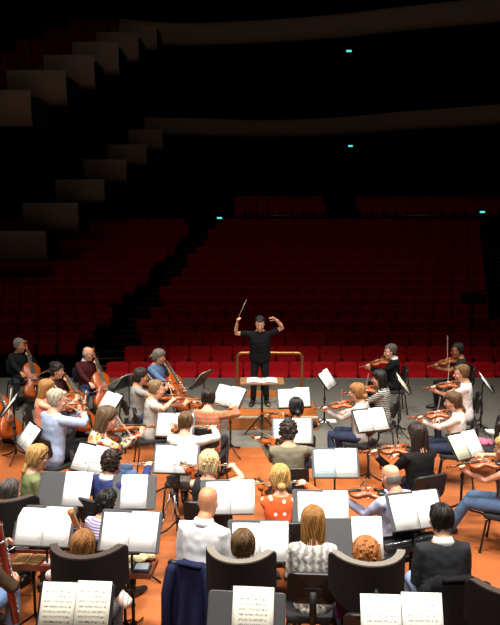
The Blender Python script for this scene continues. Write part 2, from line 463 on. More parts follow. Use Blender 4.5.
def chair_meshes():
    d = {}
    b = rounded_slab(.43, .30, .035, .07, .05); b.xf(M.Translation((0, -.255, .74)) @ M.Rotation(R(10), 4, 'X')); d['backrest'] = b.mesh('backrest', black_plastic)
    s = rounded_slab(.45, .43, .05, .07, .0); s.xf(M.Translation((0, .02, .46)) @ M.Rotation(R(-90), 4, 'X') @ M.Translation((0, 0, 0))); d['seat'] = s.mesh('seat', seat_cloth)
    for k, (sx, sy) in enumerate(((-1, 1), (1, 1), (-1, -1), (1, -1))):
        m1 = MB()
        m1.tube([(sx * .18, sy * .12, .42), (sx * .2, sy * .19, .38), (sx * .225, sy * .24, .0)], .0125, 8); m1.tube([(sx * .225, sy * .24, .025), (sx * .225, sy * .24, 0)], .018, 8)
        d['leg%d' % k] = m1.mesh('leg', black_metal)
    m1 = MB(); m1.tube([(0, -.1, .41), (0, -.24, .44), (0, -.285, .56), (0, -.27, .74)], [(.03, .012)] * 4, 8, side=(1, 0, 0)); m1.box((0, -.255, .74), (.14, .03, .06)); d['back_support'] = m1.mesh('back_support', black_metal)
    m1 = MB(); m1.tube([(-.18, .12, .415), (.18, .12, .415)], .012, 6); m1.tube([(-.18, -.12, .415), (.18, -.12, .415)], .012, 6); d['seat_frame'] = m1.mesh('seat_frame', black_metal)
    return d
CH = chair_meshes()
def chair(loc, yaw, label):
    t = thing('orchestra_chair', label, 'chair', (loc[0], loc[1], 0), yaw, 'black orchestra chairs')
    for k, me in CH.items():
        o = bpy.data.objects.new('leg' if k.startswith('leg') else k, me); COL.objects.link(o); o.parent = t
    return t

def paper_mat(name, ink, tint='#f4f2ec', size=.021):
    t = NT(name); co = t.obj()
    sx = t.n('ShaderNodeSeparateXYZ'); t.l(co, sx.inputs[0]); x, y = sx.outputs[0], sx.outputs[1]
    st = t.math('FRACT', t.math('DIVIDE', y, size * 1.6)); band = t.math('LESS_THAN', st, .45)
    ln = t.math('LESS_THAN', t.math('FRACT', t.math('DIVIDE', y, size * 1.6 * .09)), .22)
    mp = t.n('ShaderNodeMapping'); mp.inputs['Scale'].default_value = (190, 70, 1); t.l(co, mp.inputs[0])
    nz = t.n('ShaderNodeTexNoise', Scale=1.0, Detail=2.0); t.l(mp.outputs[0], nz.inputs['Vector'])
    notes = t.math('GREATER_THAN', nz.outputs[0], .53)
    msk = t.math('MULTIPLY', t.math('LESS_THAN', t.math('ABSOLUTE', x), .1), t.math('MULTIPLY', t.math('LESS_THAN', y, .125), t.math('GREATER_THAN', y, -.135)))
    title = t.math('MULTIPLY', t.math('LESS_THAN', t.math('ABSOLUTE', x), .028), t.math('MULTIPLY', t.math('GREATER_THAN', y, .132), t.math('LESS_THAN', y, .143)))
    k = t.math('MULTIPLY', band, t.math('MAXIMUM', t.math('MULTIPLY', ln, .35), notes))
    k = t.math('MAXIMUM', t.math('MULTIPLY', k, msk), t.math('MULTIPLY', title, notes))
    t.l(t.mix(t.math('MULTIPLY', k, ink), lin(tint), lin('#2a2a2c')), t.b.inputs['Base Color'])
    t.b.inputs['Roughness'].default_value = .8; t.b.inputs['Specular IOR Level'].default_value = .2
    return t.m
PAPER = {'dense': paper_mat('printed_music', .95, '#e2decf'), 'mid': paper_mat('printed_music_grey', .75, '#ebe9e2'), 'faint': paper_mat('printed_music_faint', .45, '#f1f0ea'),
         'cream': paper_mat('printed_music_cream', .35, '#ddd5b8'), 'blue': paper_mat('printed_music_blue', .45, '#cfe3e6'), 'blank': paper_mat('blank_paper', .06, '#fbfaf7')}
DW, DH = .55, .36
def stand_meshes():
    d = {}
    b = rounded_slab(DW, DH, .012, .025, .0); d['desk'] = b
    m1 = MB(); m1.box((0, -.03, -DH / 2 + .004), (DW - .04, .06, .006)); d['ledge'] = m1
    return d
def music_stand(px, py, yaw, label, sheet=None, h=.95, tilt=32, roll=0, pages='LR', paper='faint', grey=False, dw=1.0, shift=(0, 0), pw=.245, ph=.325, sheet_n=None, base_rot=0, ink2=None):
    c = at(px, py, h); yaw = R(yaw)
    t = thing('music_stand', label, 'music stand', (c.x, c.y, 0), yaw, 'black music stands')
    D = M.Translation((0, 0, h)) @ M.Rotation(R(-tilt), 4, 'X') @ M.Rotation(R(roll), 4, 'Y')
    S = M.Diagonal((dw, 1, 1, 1))
    dm = desk_grey if grey else black_metal
    dk = rounded_slab(DW * dw, DH, .012, .025).xf(D).build('desk', dm, t)
    m1 = MB(); m1.box((0, -.025, -DH / 2 + .004), (DW * dw - .04, .06, .006)); m1.xf(D).build('ledge', dm, dk)
    top = D @ V((0, .015, -.02)); lowz = .09
    m1 = MB(); m1.tube([(0, .04, lowz + .3), (0, .04, h - .1), (0, .03, h - .02), tuple(top)], [.011, .011, .012, .02], 8); m1.build('pole', black_metal, t)
    m1 = MB(); m1.tube([(0, .04, lowz), (0, .04, lowz + .42)], .016, 8); m1.tube([(0, .04, lowz + .42), (0, .04, lowz + .47)], .023, 8); m1.build('lower_tube', black_metal, t)
    for k in range(3):
        a = R(90 + 120 * k + base_rot); q = V((math.cos(a), math.sin(a), 0))
        m1 = MB(); m1.tube([V((0, .04, .16)) + q * .012, V((0, .04, .07)) + q * .14, V((0, .04, .012)) + q * .32], [(.014, .006)] * 3, 6, side=(0, 0, 1)); m1.build('leg', black_metal, t)
    if pages:
        s = thing('sheet_music', sheet, 'sheet music', mtx=t.matrix_basis @ D @ M.Translation((shift[0], -.006, -DH / 2 + .012 + shift[1])), group='sheet music on the stands')
        for ch, sg in (('L', -1), ('R', 1), ('C', 0)):
            if ch not in pages: continue
            n = 7; rows = []
            hh = ph * (1 + (.03 if ch == 'R' else -.02)); 
            for i in range(3):
                v = i / 2; rows.append([])
                for j in range(n):
                    u = j / (n - 1) - .5
                    cu = .012 * math.sin(PI * (u + .5))
                    rows[-1].append(V((u * pw, (v - .5) * hh, cu)))
            m1 = MB(); m1.grid(rows, thick=lambda p: p + V((0, 0, -.0015)))
            o = m1.build('page', PAPER[ink2 if (ink2 and ch == 'L') else paper], s)
            # page plane XY -> desk plane XZ facing -Y
            o.matrix_local = M.Translation((sg * (pw / 2 + .002), -.003 - .003 * (ch == 'R'), hh / 2)) @ M.Rotation(R(90), 4, 'X')
    return t

# ---------------------------------------------------------------- instruments
WPROF = [(0, 0), (.015, .045), (.05, .078), (.12, .098), (.2, .104), (.28, .097), (.345, .084), (.36, .074), (.42, .06), (.5, .0555), (.57, .058), (.63, .068), (.645, .077), (.72, .084), (.8, .084), (.88, .074), (.94, .055), (.985, .028), (1, 0)]
def wprof(t):
    for (a, x), (b, y) in zip(WPROF, WPROF[1:]):
        if a <= t <= b: return x + (y - x) * (t - a) / (b - a)
    return 0
def fiddle_meshes(kind):
    # origin at the tail end, +Y towards the scroll, +Z out of the belly
    s = {'violin': 1.0, 'viola': 1.13, 'cello': 2.12}[kind]; L = .356 * s; th = {'violin': .032, 'viola': .038, 'cello': .125}[kind]; nk = .13 * s if kind != 'cello' else .28
    d = {}
    mb = MB(); N = 30; K = 12; rows_t = []; rows_b = []
    ts = [(.5 - .5 * math.cos(PI * i / N)) for i in range(N + 1)]
    vs = []; 
    for t in ts:
        w_ = max(.0015, wprof(t)) * s; y = t * L; ring = []
        e = math.sin(PI * min(1, max(0, t))) ** .6
        for j in range(K + 1):
            u = -1 + 2 * j / K; ring.append(V((u * w_, y, th * .5 + .016 * s * e * (1 - u * u) ** .8)))
        for j in range(K + 1):
            u = 1 - 2 * j / K; ring.append(V((u * w_ * .97, y, -th * .5 - .012 * s * e * (1 - u * u) ** .8)))
        vs += ring
    n = 2 * (K + 1); fs = []
    for i in range(N):
        for k in range(n):
            a, b = i * n + k, i * n + (k + 1) % n; fs.append((a, b, b + n, a + n))
    mb.add(vs, fs, 0)
    for sx in (-1, 1):   # f-holes
        c = [V((sx * x * s, y * L, th * .5 + z * s)) for x, y, z in ((.034, .53, .0125), (.03, .5, .0135), (.037, .44, .0125), (.043, .38, .011), (.04, .35, .0115))]
        mb.tube(c, [(.002 * s, .0015 * s), (.003 * s, .0015 * s), (.003 * s, .0015 * s), (.003 * s, .0015 * s), (.002 * s, .0015 * s)], 6, m=1)
    d['body'] = (mb, [None, ebony])
    zt = th * .5 + .012 * s
    mb = MB(); mb.tube([(0, L * .97, 0), (0, L + nk * .25, .004 * s), (0, L + nk, .0)], [(.014 * s, .02 * s), (.012 * s, .012 * s), (.0115 * s, .011 * s)], 10, side=(1, 0, 0)); d['neck'] = (mb, [maple])
    fb0 = L * .66
    mb = MB(); mb.tube([(0, fb0, zt + .014 * s), (0, L + nk, .012 * s)], [(.021 * s, .006 * s), (.0125 * s, .005 * s)], 10, side=(1, 0, 0)); d['fingerboard'] = (mb, [ebony])
    mb = MB(); sp_ = [(0, L + nk, 0), (0, L + nk + .05 * s, -.008 * s), (0, L + nk + .085 * s, -.012 * s)]
    mb.tube(sp_, [(.012 * s, .013 * s), (.0095 * s, .012 * s), (.008 * s, .01 * s)], 8, side=(1, 0, 0))
    sc_ = []
    for i in range(15):
        a = -PI / 2 + i * .62; r_ = .019 * s * (1 - i / 19); sc_.append((0, L + nk + .098 * s + r_ * math.cos(a), -.008 * s + r_ * math.sin(a)))
    mb.tube(sc_, [.0085 * s * (1 - i / 26) for i in range(15)], 8, side=(1, 0, 0)); mb.tube([(-.015 * s, L + nk + .098 * s, -.008 * s), (.015 * s, L + nk + .098 * s, -.008 * s)], .008 * s, 8)
    d['scroll'] = (mb, [None])
    for k in range(4):
        sx = 1 if k % 2 else -1; y = L + nk + (.018 + .017 * k) * s
        mb = MB(); mb.tube([(-sx * .012 * s, y, -.006 * s), (sx * .026 * s, y, -.006 * s)], .0035 * s, 6); mb.ell((sx * .034 * s, y, -.006 * s), (.01 * s, .003 * s, .008 * s), n=8, k=6); d['peg%d' % k] = (mb, [ebony])
    by = L * .45; bz = zt + .004 * s
    mb = MB(); mb.add([V((x * s, by + q * .003 * s, bz + z * s)) for q in (-1, 1) for x, z in ((-.021, -.003), (-.021, .014), (-.012, .026), (0, .031), (.012, .026), (.021, .014), (.021, -.003), (.01, .006), (-.01, .006))],
                      [(8, 7, 6, 5, 4, 3, 2, 1, 0), tuple(range(9, 18))] + [(i, (i + 1) % 9, 9 + (i + 1) % 9, 9 + i) for i in range(9)], 0, False); d['bridge'] = (mb, [maple])
    mb = MB(); mb.tube([(0, .005, zt - .006 * s), (0, .03 * s, zt + .006 * s), (0, by - .055 * s, zt + .015 * s)], [(.007 * s, .004 * s), (.011 * s, .005 * s), (.021 * s, .005 * s)], 8, side=(1, 0, 0)); d['tailpiece'] = (mb, [ebony])
    mb = MB()
    for k in range(4):
        x = (-.0165 + .011 * k) * s; mb.tube([(x * .9, by - .06 * s, zt + .02 * s), (x, by, bz + (.031 - abs(x / s) * .35) * s), (x * .5, L + nk, .019 * s)], .0011 * s, 4)
    d['strings'] = (mb, [string_m])
    if kind != 'cello':
        mb = MB(); mb.ell((-.05 * s, .03 * s, zt + .01 * s), (.035 * s, .045 * s, .008 * s)); mb.tube([(-.03 * s, -.004, zt), (-.03 * s, -.004, -th * .5)], .004, 6); d['chin_rest'] = (mb, [ebony])
    else:
        mb = MB(); mb.tube([(0, .01, 0), (0, -.28, 0)], [.008, .005], 8); d['endpin'] = (mb, [chrome])
    out = {}
    for k, (b, ms) in d.items():
        for var, wood in (('a', cello_wood if kind == 'cello' else spruce), ('b', spruce_dark)):
            out[(k, var)] = b.mesh(k if not k.startswith('peg') else 'tuning_peg', [wood if x is None else x for x in ms])
    return out
FID = {k: fiddle_meshes(k) for k in ('violin', 'viola', 'cello')}
def fiddle(kind, mtx, label, var='a'):
    t = thing(kind, label, kind, mtx=mtx, group={'violin': 'violins', 'viola': 'violas', 'cello': 'cellos'}[kind])
    for (k, v), me in FID[kind].items():
        if v != var: continue
        o = bpy.data.objects.new('tuning_peg' if k.startswith('peg') else k, me); COL.objects.link(o); o.parent = scr if k.startswith('peg') else t
        if k == 'scroll': scr = o
    return t
def bow_meshes(L, th):
    d = {}
    mb = MB(); pts = [(0, 0, 0)] + [(0, L * u, -.016 * math.sin(PI * u)) for u in (.1, .25, .4, .55, .7, .85, .95)] + [(0, L, 0)]
    pts = [(0, y, z + .018) for _, y, z in pts]; mb.tube(pts, [.0046 * th, .0046 * th] + [.0044 * th - .0003 * th * i for i in range(7)], 6); mb.tube([(0, L - .006, .02), (0, L + .004, -.002)], [.004 * th, .0055 * th], 6); d['stick'] = (mb, bow_wood)
    mb = MB(); mb.box((0, .045, .006), (.011 * th, .045, .022)); d['frog'] = (mb, ebony)
    mb = MB(); mb.box((0, L / 2 + .03, -.003), (.009 * th, L - .07, .0016)); d['hair_ribbon'] = (mb, bow_hair)
    mb = MB(); mb.tube([(0, .075, .017), (0, .14, .013)], .0058 * th, 6); d['grip_winding'] = (mb, chrome)
    mb = MB(); mb.tube([(0, -.012, .018), (0, .002, .018)], .0055 * th, 6); d['end_screw'] = (mb, chrome)
    return {k: b.mesh(k, m) for k, (b, m) in d.items()}
BOW = {'violin': bow_meshes(.74, 1.35), 'cello': bow_meshes(.72, 1.9)}
BOW['viola'] = BOW['violin']
def bow(kind, frog, tip_dir, out_n, label):
    y = V(tip_dir).normalized(); z = V(out_n); z = (z - y * z.dot(y)).normalized(); x = y.cross(z)
    t = thing('cello_bow' if kind == 'cello' else 'violin_bow', label, 'bow', mtx=frame(V(frog), x, y, z), group='bows of the string players')
    for k, me in BOW[kind].items():
        o = bpy.data.objects.new(k, me); COL.objects.link(o); o.parent = t
    return t

# ---------------------------------------------------------------- people
def rot_axis(v, ax, a): return M.Rotation(a, 3, ax) @ v
def ik(sh, tgt, pole, a, b):
    d = tgt - sh; L = d.length
    if L > (a + b) * .985: d = d * ((a + b) * .985 / L); L = d.length; tgt = sh + d
    if L < .12: d = d.normalized() * .12; L = .12; tgt = sh + d
    u = d / L; x = (a * a - b * b + L * L) / (2 * L); h = math.sqrt(max(0, a * a - x * x))
    p = V(pole); p = p - u * p.dot(u)
    p = p.normalized() if p.length > 1e-4 else u.orthogonal().normalized()
    return sh + u * x + p * h, tgt
def hand(mb, wr, d, n, curl, sg, k=1.0, spread=.5):
    d = d.normalized(); n = (n - d * n.dot(d)); n = n.normalized() if n.length > 1e-4 else d.orthogonal().normalized()
    s = d.cross(n) * sg      # towards the thumb
    mb.tube([wr - d * .03, wr, wr + d * .03 * k, wr + d * .06 * k, wr + d * .088 * k], [(.026 * k, .022 * k), (.027 * k, .019 * k), (.036 * k, .017 * k), (.042 * k, .016 * k), (.041 * k, .013 * k)], 10, side=s, rounded=True)
    for i, (o, L) in enumerate(((.031, .073), (.0105, .082), (-.0105, .076), (-.031, .06))):
        p = wr + d * .082 * k + s * o * k; f = (d + s * (o * 6 * spread)).normalized(); pts = [p - f * .015]; ax = f.cross(n).normalized()
        for j, q in enumerate((.45, .31, .24)):
            f = M.Rotation(curl * (.75 + .25 * j) * (1.0 + .08 * i), 3, ax) @ f
            pts.append(p := p + f * L * q * k)
        mb.tube(pts, [.0105 * k, .0098 * k, .0088 * k, .0078 * k], 8, rounded=True)
    p = wr + d * .022 * k + s * .026 * k
    f = (d * .6 + s * .7 + n * .35).normalized(); q = p + f * .042 * k
    f2 = (d * .85 + s * .25 + n * (.35 + .3 * curl)).normalized()
    mb.tube([p - f * .01, q, q + f2 * .03 * k, q + f2 * .055 * k], [.015 * k, .0125 * k, .011 * k, .009 * k], 8, rounded=True)
TORSO = [(-.11, .135, .10, -.01), (-.05, .17, .125, -.015), (.03, .172, .12, -.01), (.13, .16, .112, 0), (.24, .164, .117, .005), (.34, .177, .119, .002), (.42, .178, .108, -.008), (.475, .15, .09, -.018), (.515, .10, .072, -.02), (.545, .07, .064, -.015)]
HEADST = [(-.118, .022, .028, .05), (-.104, .042, .05, .036), (-.075, .056, .07, .02), (-.035, .066, .084, .009), (.01, .072, .091, .0), (.05, .0735, .094, -.004), (.085, .067, .087, -.008), (.108, .05, .067, -.01), (.122, .025, .036, -.01)]
EYEM, = ([white_m, iris_m],)
def hair_mb(style, mb):
    cap = [(-.08, .056, .046, -.06), (-.045, .078, .066, -.046), (0, .088, .078, -.036), (.04, .09, .095, -.022), (.08, .085, .105, -.012), (.112, .068, .088, -.012), (.136, .04, .054, -.014), (.146, .014, .02, -.014)]
    if style in ('short', 'bun', 'ponytail', 'low_pony', 'grey_tail', 'curly'):
        q = .955 if style == 'short' else 1.0; cp = cap[1:] if style == 'short' else cap
        mb.tube([(0, y * .9 - (.02 * min(1, z / .08) if z > 0 else 0) if style == 'short' else y, z) for z, _, _, y in cp], [(a * q, b * q) for _, a, b, _ in cp], 16, side=(1, 0, 0))
    if style == 'curly':
        for i in range(34):
            a = random.random() * 2 * PI; ph = random.random() * 1.7
            p = V((.08 * math.sin(ph) * math.cos(a), -.02 + .092 * math.sin(ph) * math.sin(a), .03 + .105 * math.cos(ph)))
            if p.y > .045 and p.z < .06: continue
            mb.ell(p, (.024, .024, .022), n=8, k=6)
    if style == 'short':
        mb.ell((0, .055, .098), (.055, .035, .025))
    if style in ('bob', 'long', 'fluffy'):
        lo = {'bob': -.17, 'long': -.25, 'fluffy': -.09}[style]; wd = 1.12 if style == 'bob' else 1.16
        st = [(lo, .07 * wd, .04, -.055), (lo * .6, .08 * wd, .055, -.05), (-.04, .08 * wd, .072, -.04)] + [(z, a * 1.05, b * 1.02, y) for z, a, b, y in cap[2:]]
        mb.tube([(0, y, z) for z, _, _, y in st], [(a, b) for _, a, b, _ in st], 16, side=(1, 0, 0), rounded=False)
        mb.ell((0, .05, .1), (.06, .04, .028))
    if style == 'fluffy':
        for i in range(26):
            a = random.random() * 2 * PI; ph = .3 + random.random() * 1.5
            p = V((.088 * math.sin(ph) * math.cos(a), -.025 + .095 * math.sin(ph) * math.sin(a), .02 + .11 * math.cos(ph)))
            if p.y > .05 and p.z < .07: continue
            mb.ell(p, (.022, .022, .018), n=8, k=6)
    if style == 'bun':
        mb.ell((0, -.118, -.045), (.042, .036, .038)); mb.tube([(0, -.085, -.02), (0, -.11, -.04)], .03, 10)
    if style == 'ponytail':
        mb.tube([(0, -.095, .04), (0, -.135, .03), (0, -.15, -.04), (0, -.135, -.12), (0, -.125, -.17)], [.024, .026, .034, .028, .01], 10, rounded=True)
    if style == 'low_pony':
        mb.tube([(0, -.09, -.05), (0, -.115, -.08), (0, -.125, -.13), (0, -.115, -.2)], [.03, .028, .034, .012], 10, rounded=True)
    if style == 'grey_tail':
        mb.tube([(0, -.09, .0), (0, -.13, -.0), (0, -.15, -.04)], [.02, .024, .02], 8, rounded=True)
    if style == 'rim':
        pts = []; 
        for i in range(15):
            a = R(200 + 140 * 1.0 * i / 14 - 10 * (1 - 2 * i / 14)); pts.append((.073 * math.cos(a), -.006 + .09 * math.sin(a) * (1 if True else 1), -.005 + .012 * math.sin(PI * i / 14)))
        mb.tube(pts, [(.042, .011)] * 15, 8, side=(0, 0, 1), rounded=True)
    return mb

CAPP = [(.146, .004, .006, -.014), (.136, .04, .054, -.014), (.112, .068, .088, -.012), (.08, .085, .105, -.012), (.04, .09, .095, -.022), (0, .088, .078, -.036), (-.045, .078, .066, -.046), (-.08, .056, .046, -.06)]
def capp(z):
    if z <= -.08: return CAPP[-1][1:]
    for (a, *p), (b, *q) in zip(CAPP, CAPP[1:]):
        if b <= z <= a: u = (a - z) / (a - b); return [x + (y - x) * u for x, y in zip(p, q)]
    return CAPP[0][1:]
def locks(style, mb):
    # strands and tufts lying over the cap
    if style == 'rim': return
    if style in ('curly', 'fluffy'):
        for i in range(90 if style == 'curly' else 34):
            a = random.random() * 2 * PI; z = random.uniform(-.06, .14); rx, ry, yc = capp(z); p = V((rx * math.cos(a), yc + ry * math.sin(a), z))
            if p.y > .03 and z < .07: continue
            q = .019 if style == 'curly' else .016; c = [p + V((q * math.cos(t), q * math.sin(t * 1.3 + a), -.007 * t + .01)) for t in (0, .9, 1.8, 2.7, 3.6)]
            mb.tube(c, [.007, .009, .009, .008, .003], 5)
        if style == 'curly': return
    lo = {'fluffy': -.085, 'short': -.045, 'bob': -.17, 'long': -.24}.get(style, -.07); N = 54
    for i in range(N):
        a = 2 * PI * i / N + random.uniform(-.06, .06); front = math.sin(a) > .25; zb = (.085 if style == 'short' else .07) + random.uniform(-.012, .012) if math.sin(a) > .45 else (.02 if front else lo + random.uniform(-.012, .012))
        pts = []; wid = 1.0
        for j in range(8):
            z = .142 + (zb - .142) * (j / 7) ** 1.2; rx, ry, yc = capp(max(z, -.045)); k_ = {'short': .965, 'fluffy': 1.07}.get(style, 1.02)
            if style in ('bob', 'long') and z < .02: rx = max(rx, .089); ry = .075; yc = -.04
            aa = a + .15 * math.sin(j * 1.1 + i); pts.append(V((rx * k_ * math.cos(aa), yc + ry * k_ * math.sin(aa) - (.02 * min(1, z / .08) if z > 0 and style == 'short' else 0), z)))
        mb.tube(pts, [(.009, .0045)] * 6 + [(.008, .004), (.002, .002)], 5)

def floral_mat():
    t = NT('floral_print'); co = t.obj()
    v = t.n('ShaderNodeTexVoronoi', Scale=13.0); t.l(co, v.inputs['Vector'])
    sp_ = t.n('ShaderNodeSeparateColor'); t.l(v.outputs['Color'], sp_.inputs[0])
    near = t.math('LESS_THAN', v.outputs['Distance'], .5)
    c1 = t.mix(t.math('GREATER_THAN', sp_.outputs[0], .55), lin('#d9482b'), lin('#3e463c')); c2 = t.mix(t.math('GREATER_THAN', sp_.outputs[1], .6), c1, lin('#cf8a3a'))
    t.l(t.mix(near, lin('#cdbca2'), c2), t.b.inputs['Base Color']); t.b.inputs['Roughness'].default_value = .85; return t.m
def plaid_mat():
    t = NT('orange_plaid'); co = t.obj(); sx = t.n('ShaderNodeSeparateXYZ'); t.l(co, sx.inputs[0])
    a = t.math('LESS_THAN', t.math('FRACT', t.math('MULTIPLY', sx.outputs[0], 16)), .4); b = t.math('LESS_THAN', t.math('FRACT', t.math('MULTIPLY', sx.outputs[2], 16)), .4)
    m1 = t.mix(t.math('MULTIPLY', a, .75), lin('#a4532f'), lin('#5f654f')); m2 = t.mix(t.math('MULTIPLY', b, .6), m1, lin('#c07a58'))
    t.l(m2, t.b.inputs['Base Color']); t.b.inputs['Roughness'].default_value = .85; return t.m
def stripe_mat(name, c1, c2, f=22, ax=2, w_=.5):
    t = NT(name); co = t.obj(); sx = t.n('ShaderNodeSeparateXYZ'); t.l(co, sx.inputs[0])
    a = t.math('LESS_THAN', t.math('FRACT', t.math('MULTIPLY', sx.outputs[ax], f)), w_)
    t.l(t.mix(a, lin(c1), lin(c2)), t.b.inputs['Base Color']); t.b.inputs['Roughness'].default_value = .85; return t.m
def dots_mat():
    t = NT('orange_spotted'); co = t.obj(); sx = t.n('ShaderNodeSeparateXYZ'); t.l(co, sx.inputs[0]); cb = t.n('ShaderNodeCombineXYZ'); t.l(sx.outputs[0], cb.inputs[0]); t.l(sx.outputs[2], cb.inputs[1])
    v = t.n('ShaderNodeTexVoronoi', voronoi_dimensions='2D', Scale=9.0, Randomness=.4); t.l(cb.outputs[0], v.inputs['Vector'])
    t.l(t.mix(t.math('LESS_THAN', v.outputs['Distance'], .15), lin('#d8521c'), lin('#f0e9dd')), t.b.inputs['Base Color']); t.b.inputs['Roughness'].default_value = .9; return t.m
def knit_mat():
    t = NT('grey_white_knit'); co = t.obj(); wv = t.n('ShaderNodeTexWave', Scale=5.0, Distortion=6.0); wv.inputs['Detail Scale'].default_value = 2.0; t.l(co, wv.inputs['Vector'])
    t.l(t.mix(wv.outputs[0], lin('#9a9690'), lin('#e4e1da')), t.b.inputs['Base Color'])
    bp = t.n('ShaderNodeBump', Strength=.6, Distance=.01); t.l(wv.outputs[0], bp.inputs['Height']); t.l(bp.outputs[0], t.b.inputs['Normal']); t.b.inputs['Roughness'].default_value = .95; return t.m
SPECIAL = {'floral': floral_mat(), 'plaid': plaid_mat(), 'purple_stripe': stripe_mat('purple_stripe', '#d9d0de', '#8a6aa6', 40), 'pink_stripe': stripe_mat('pink_stripe', '#eee6e0', '#d9a9a0', 26, 0, .3),
           'dots': dots_mat(), 'knit': knit_mat(), 'mono_print': stripe_mat('mono_print', '#bdb9b0', '#26241f', 34, 2, .55), 'shirt_lines': stripe_mat('pale_lines', '#d3d3d5', '#c0c2c8', 60, 0, .4),
           'tee_lines': stripe_mat('tee_lines', '#efece8', '#dcd6d2', 30, 2, .4)}
SKIN = {'fair': '#d9a184', 'mid': '#c98a66', 'tan': '#ab6f4d'}

class Person: pass
def person(who, label, px, py, yaw, shirt, pants='#1b1d24', sleeve='long', hair=('short', '#1d1612'), lean=3, hy=0, hp=8, hr=0, k=1.0, sex='m', pose='rest', va=52, drop=-.08, steep=35, bt=.5, roll=-16,
           skin='fair', glasses=False, collar=None, kind='violin', var='a', stand=False, zoff=0, abd=.13, ins=1.09, kneef=.44, shin=-.05, label_chair=True, beard=None, armsL=None, armsR=None, root=None, shirt_name='shirt', scl=None, chair_off=0, nochair=False, bowlabel=None):
    P = Person(); ln = R(lean)
    hz = .535 if not stand else .93
    hip = V((0, 0, hz * k))
    hsc = 1.06
    up = V((0, math.sin(ln), math.cos(ln))); fw = V((0, math.cos(ln), -math.sin(ln))); X = V((1, 0, 0))
    if pose == 'cello': abd = .25
    sp = lambda o, y=0, x=0: hip + up * o * k + fw * y * k + X * x * k
    HR = M.Rotation(R(hy), 3, 'Z') @ M.Rotation(R(hr), 3, 'Y') @ M.Rotation(R(-hp), 3, 'X')
    hc = sp(.575) + V((0, .045 * k, .076 * k)) + HR @ V((0, .012, 0))
    hd = lambda x, y, z: hc + (HR @ V((x, y, z))) * k * hsc
    yw = R(yaw); Rz = M.Rotation(yw, 3, 'Z')
    if root is None:
        w_ = at(px, py, hc.z + zoff); root = w_ - Rz @ V((hc.x, hc.y, 0)); root.z = zoff
    T = thing('person', label, 'person', root, yw)
    W = T.matrix_basis.copy() if False else M.Translation(root) @ M.Rotation(yw, 4, 'Z')
    body = MB()
    wS = 1.0 if sex == 'm' else .9
    body.tube([sp(o, y) for o, _, _, y in TORSO], [(a * wS * .93 * k, b * .93 * k) for _, a, b, _ in TORSO], 16, side=X, rounded=True)
    body.tube([sp(.50, -.012), sp(.56, -.004), hc + (HR @ V((0, -.02, -.06))) * k], [.066 * k * wS, .058 * k * wS, .054 * k * wS], 12, side=X)
    body.tube([hd(0, y, z) for z, _, _, y in HEADST], [(a * k * hsc, b * k * hsc) for _, a, b, _ in HEADST], 16, side=HR @ X, rounded=False)
    body.tube([hd(0, .088, .03), hd(0, .1, .0), hd(0, .113, -.024), hd(0, .095, -.034)], [.008 * k, .011 * k, .0135 * k, .008 * k], 8, rounded=True)
    body.tube([hd(-.045, .073, .034), hd(0, .088, .036), hd(.045, .073, .034)], .0095 * k, 8, rounded=True)
    body.ell(hd(0, .075, -.1), (.025 * k, .02 * k, .018 * k))
    body.ell(hd(0, .084, -.058), (.026 * k, .014 * k, .02 * k))
    for s in (-1, 1):
        body.ell(hd(s * .074, -.008, -.002), (.01 * k, .019 * k, .031 * k), rot=HR @ M.Rotation(R(-s * 14), 3, 'Z')); body.ell(hd(s * .045, .06, -.02), (.022 * k, .022 * k, .02 * k))
    # arms
    SHX = .176 * wS; a_, b_ = .285 * k, .25 * k
    sh = {s: sp(.445, -.005, s * SHX) for s in (-1, 1)}
    arms = {}; P.inst = None
    nrm = lambda v: v.normalized()
    if pose in ('violin', 'viola'):
        kd = kind if kind != 'violin' else ('viola' if pose == 'viola' else 'violin'); s = 1.0 if kd == 'violin' else 1.13
        a = R(va); roll = roll; d = nrm(V((-math.sin(a), math.cos(a), drop))); x0 = nrm(d.cross(V((0, 0, 1)))); n0 = x0.cross(d); n = nrm(n0 * math.cos(R(roll)) + x0 * math.sin(R(roll))); x = nrm(d.cross(n))
        tail = sp(.515, .085, -.055) + V((0, 0, -.01)) 
        P.fm = frame(tail, x, d, n)
        grip = tail + d * .43 * s
        wl = grip - n * .085 + x * .005 - d * .03
        arms[-1] = dict(wr=wl, pole=V((.35, .25, -1)), hd=nrm(n + d * .35), hn=x * -1, curl=.75)
        c = tail + d * .185 * s + n * (.062 * s)
        st = R(steep); tip = nrm(-x * math.cos(st) + n * math.sin(st)); frog = c - tip * (bt * .62 + .06)
        P.bow = (frog, tip, nrm(n * math.cos(st) + x * math.sin(st)))
        arms[1] = dict(grip=frog + tip * .04 + n * .02, pole=V((1, -.35, -.15)), curl=.8, hn=V((0, .2, -1)))
    elif pose == 'cello':
        E = V((.04, .88, .01)); S = V((-.15, -.0, 1.2)); d = nrm(S - E); n = V((0, 1, .5)); n = nrm(n - d * n.dot(d)); x = nrm(d.cross(n)); tail = E + d * .30
        P.fm = frame(tail, x, d, n)
        grip = tail + d * .97
        arms[-1] = dict(grip=grip + n * .01, pole=V((-.6, .1, -1)), hd=None, hn=-n, curl=.8)
        c = tail + d * .40 + n * .14; tip = nrm(x * math.cos(R(steep - 20)) + d * math.sin(R(steep - 20))); frog = c - tip * (bt * .6 + .05)
        P.bow = (frog, tip, n)
        arms[1] = dict(grip=frog + tip * .04 + n * .015, pole=V((1, -.1, .1)), curl=.75, hn=V((0, -.3, -1)))
    else:
        for s in (-1, 1): arms[s] = dict(wr=V((s * .13, .30, .635)) * k, pole=V((s * .4, -1, -.3)), hd=V((-s * .35, 1, -.15)), hn=V((0, 0, -1)), curl=.4)
    if armsL: arms[-1] = armsL
    if armsR: arms[1] = armsR
    J = {}
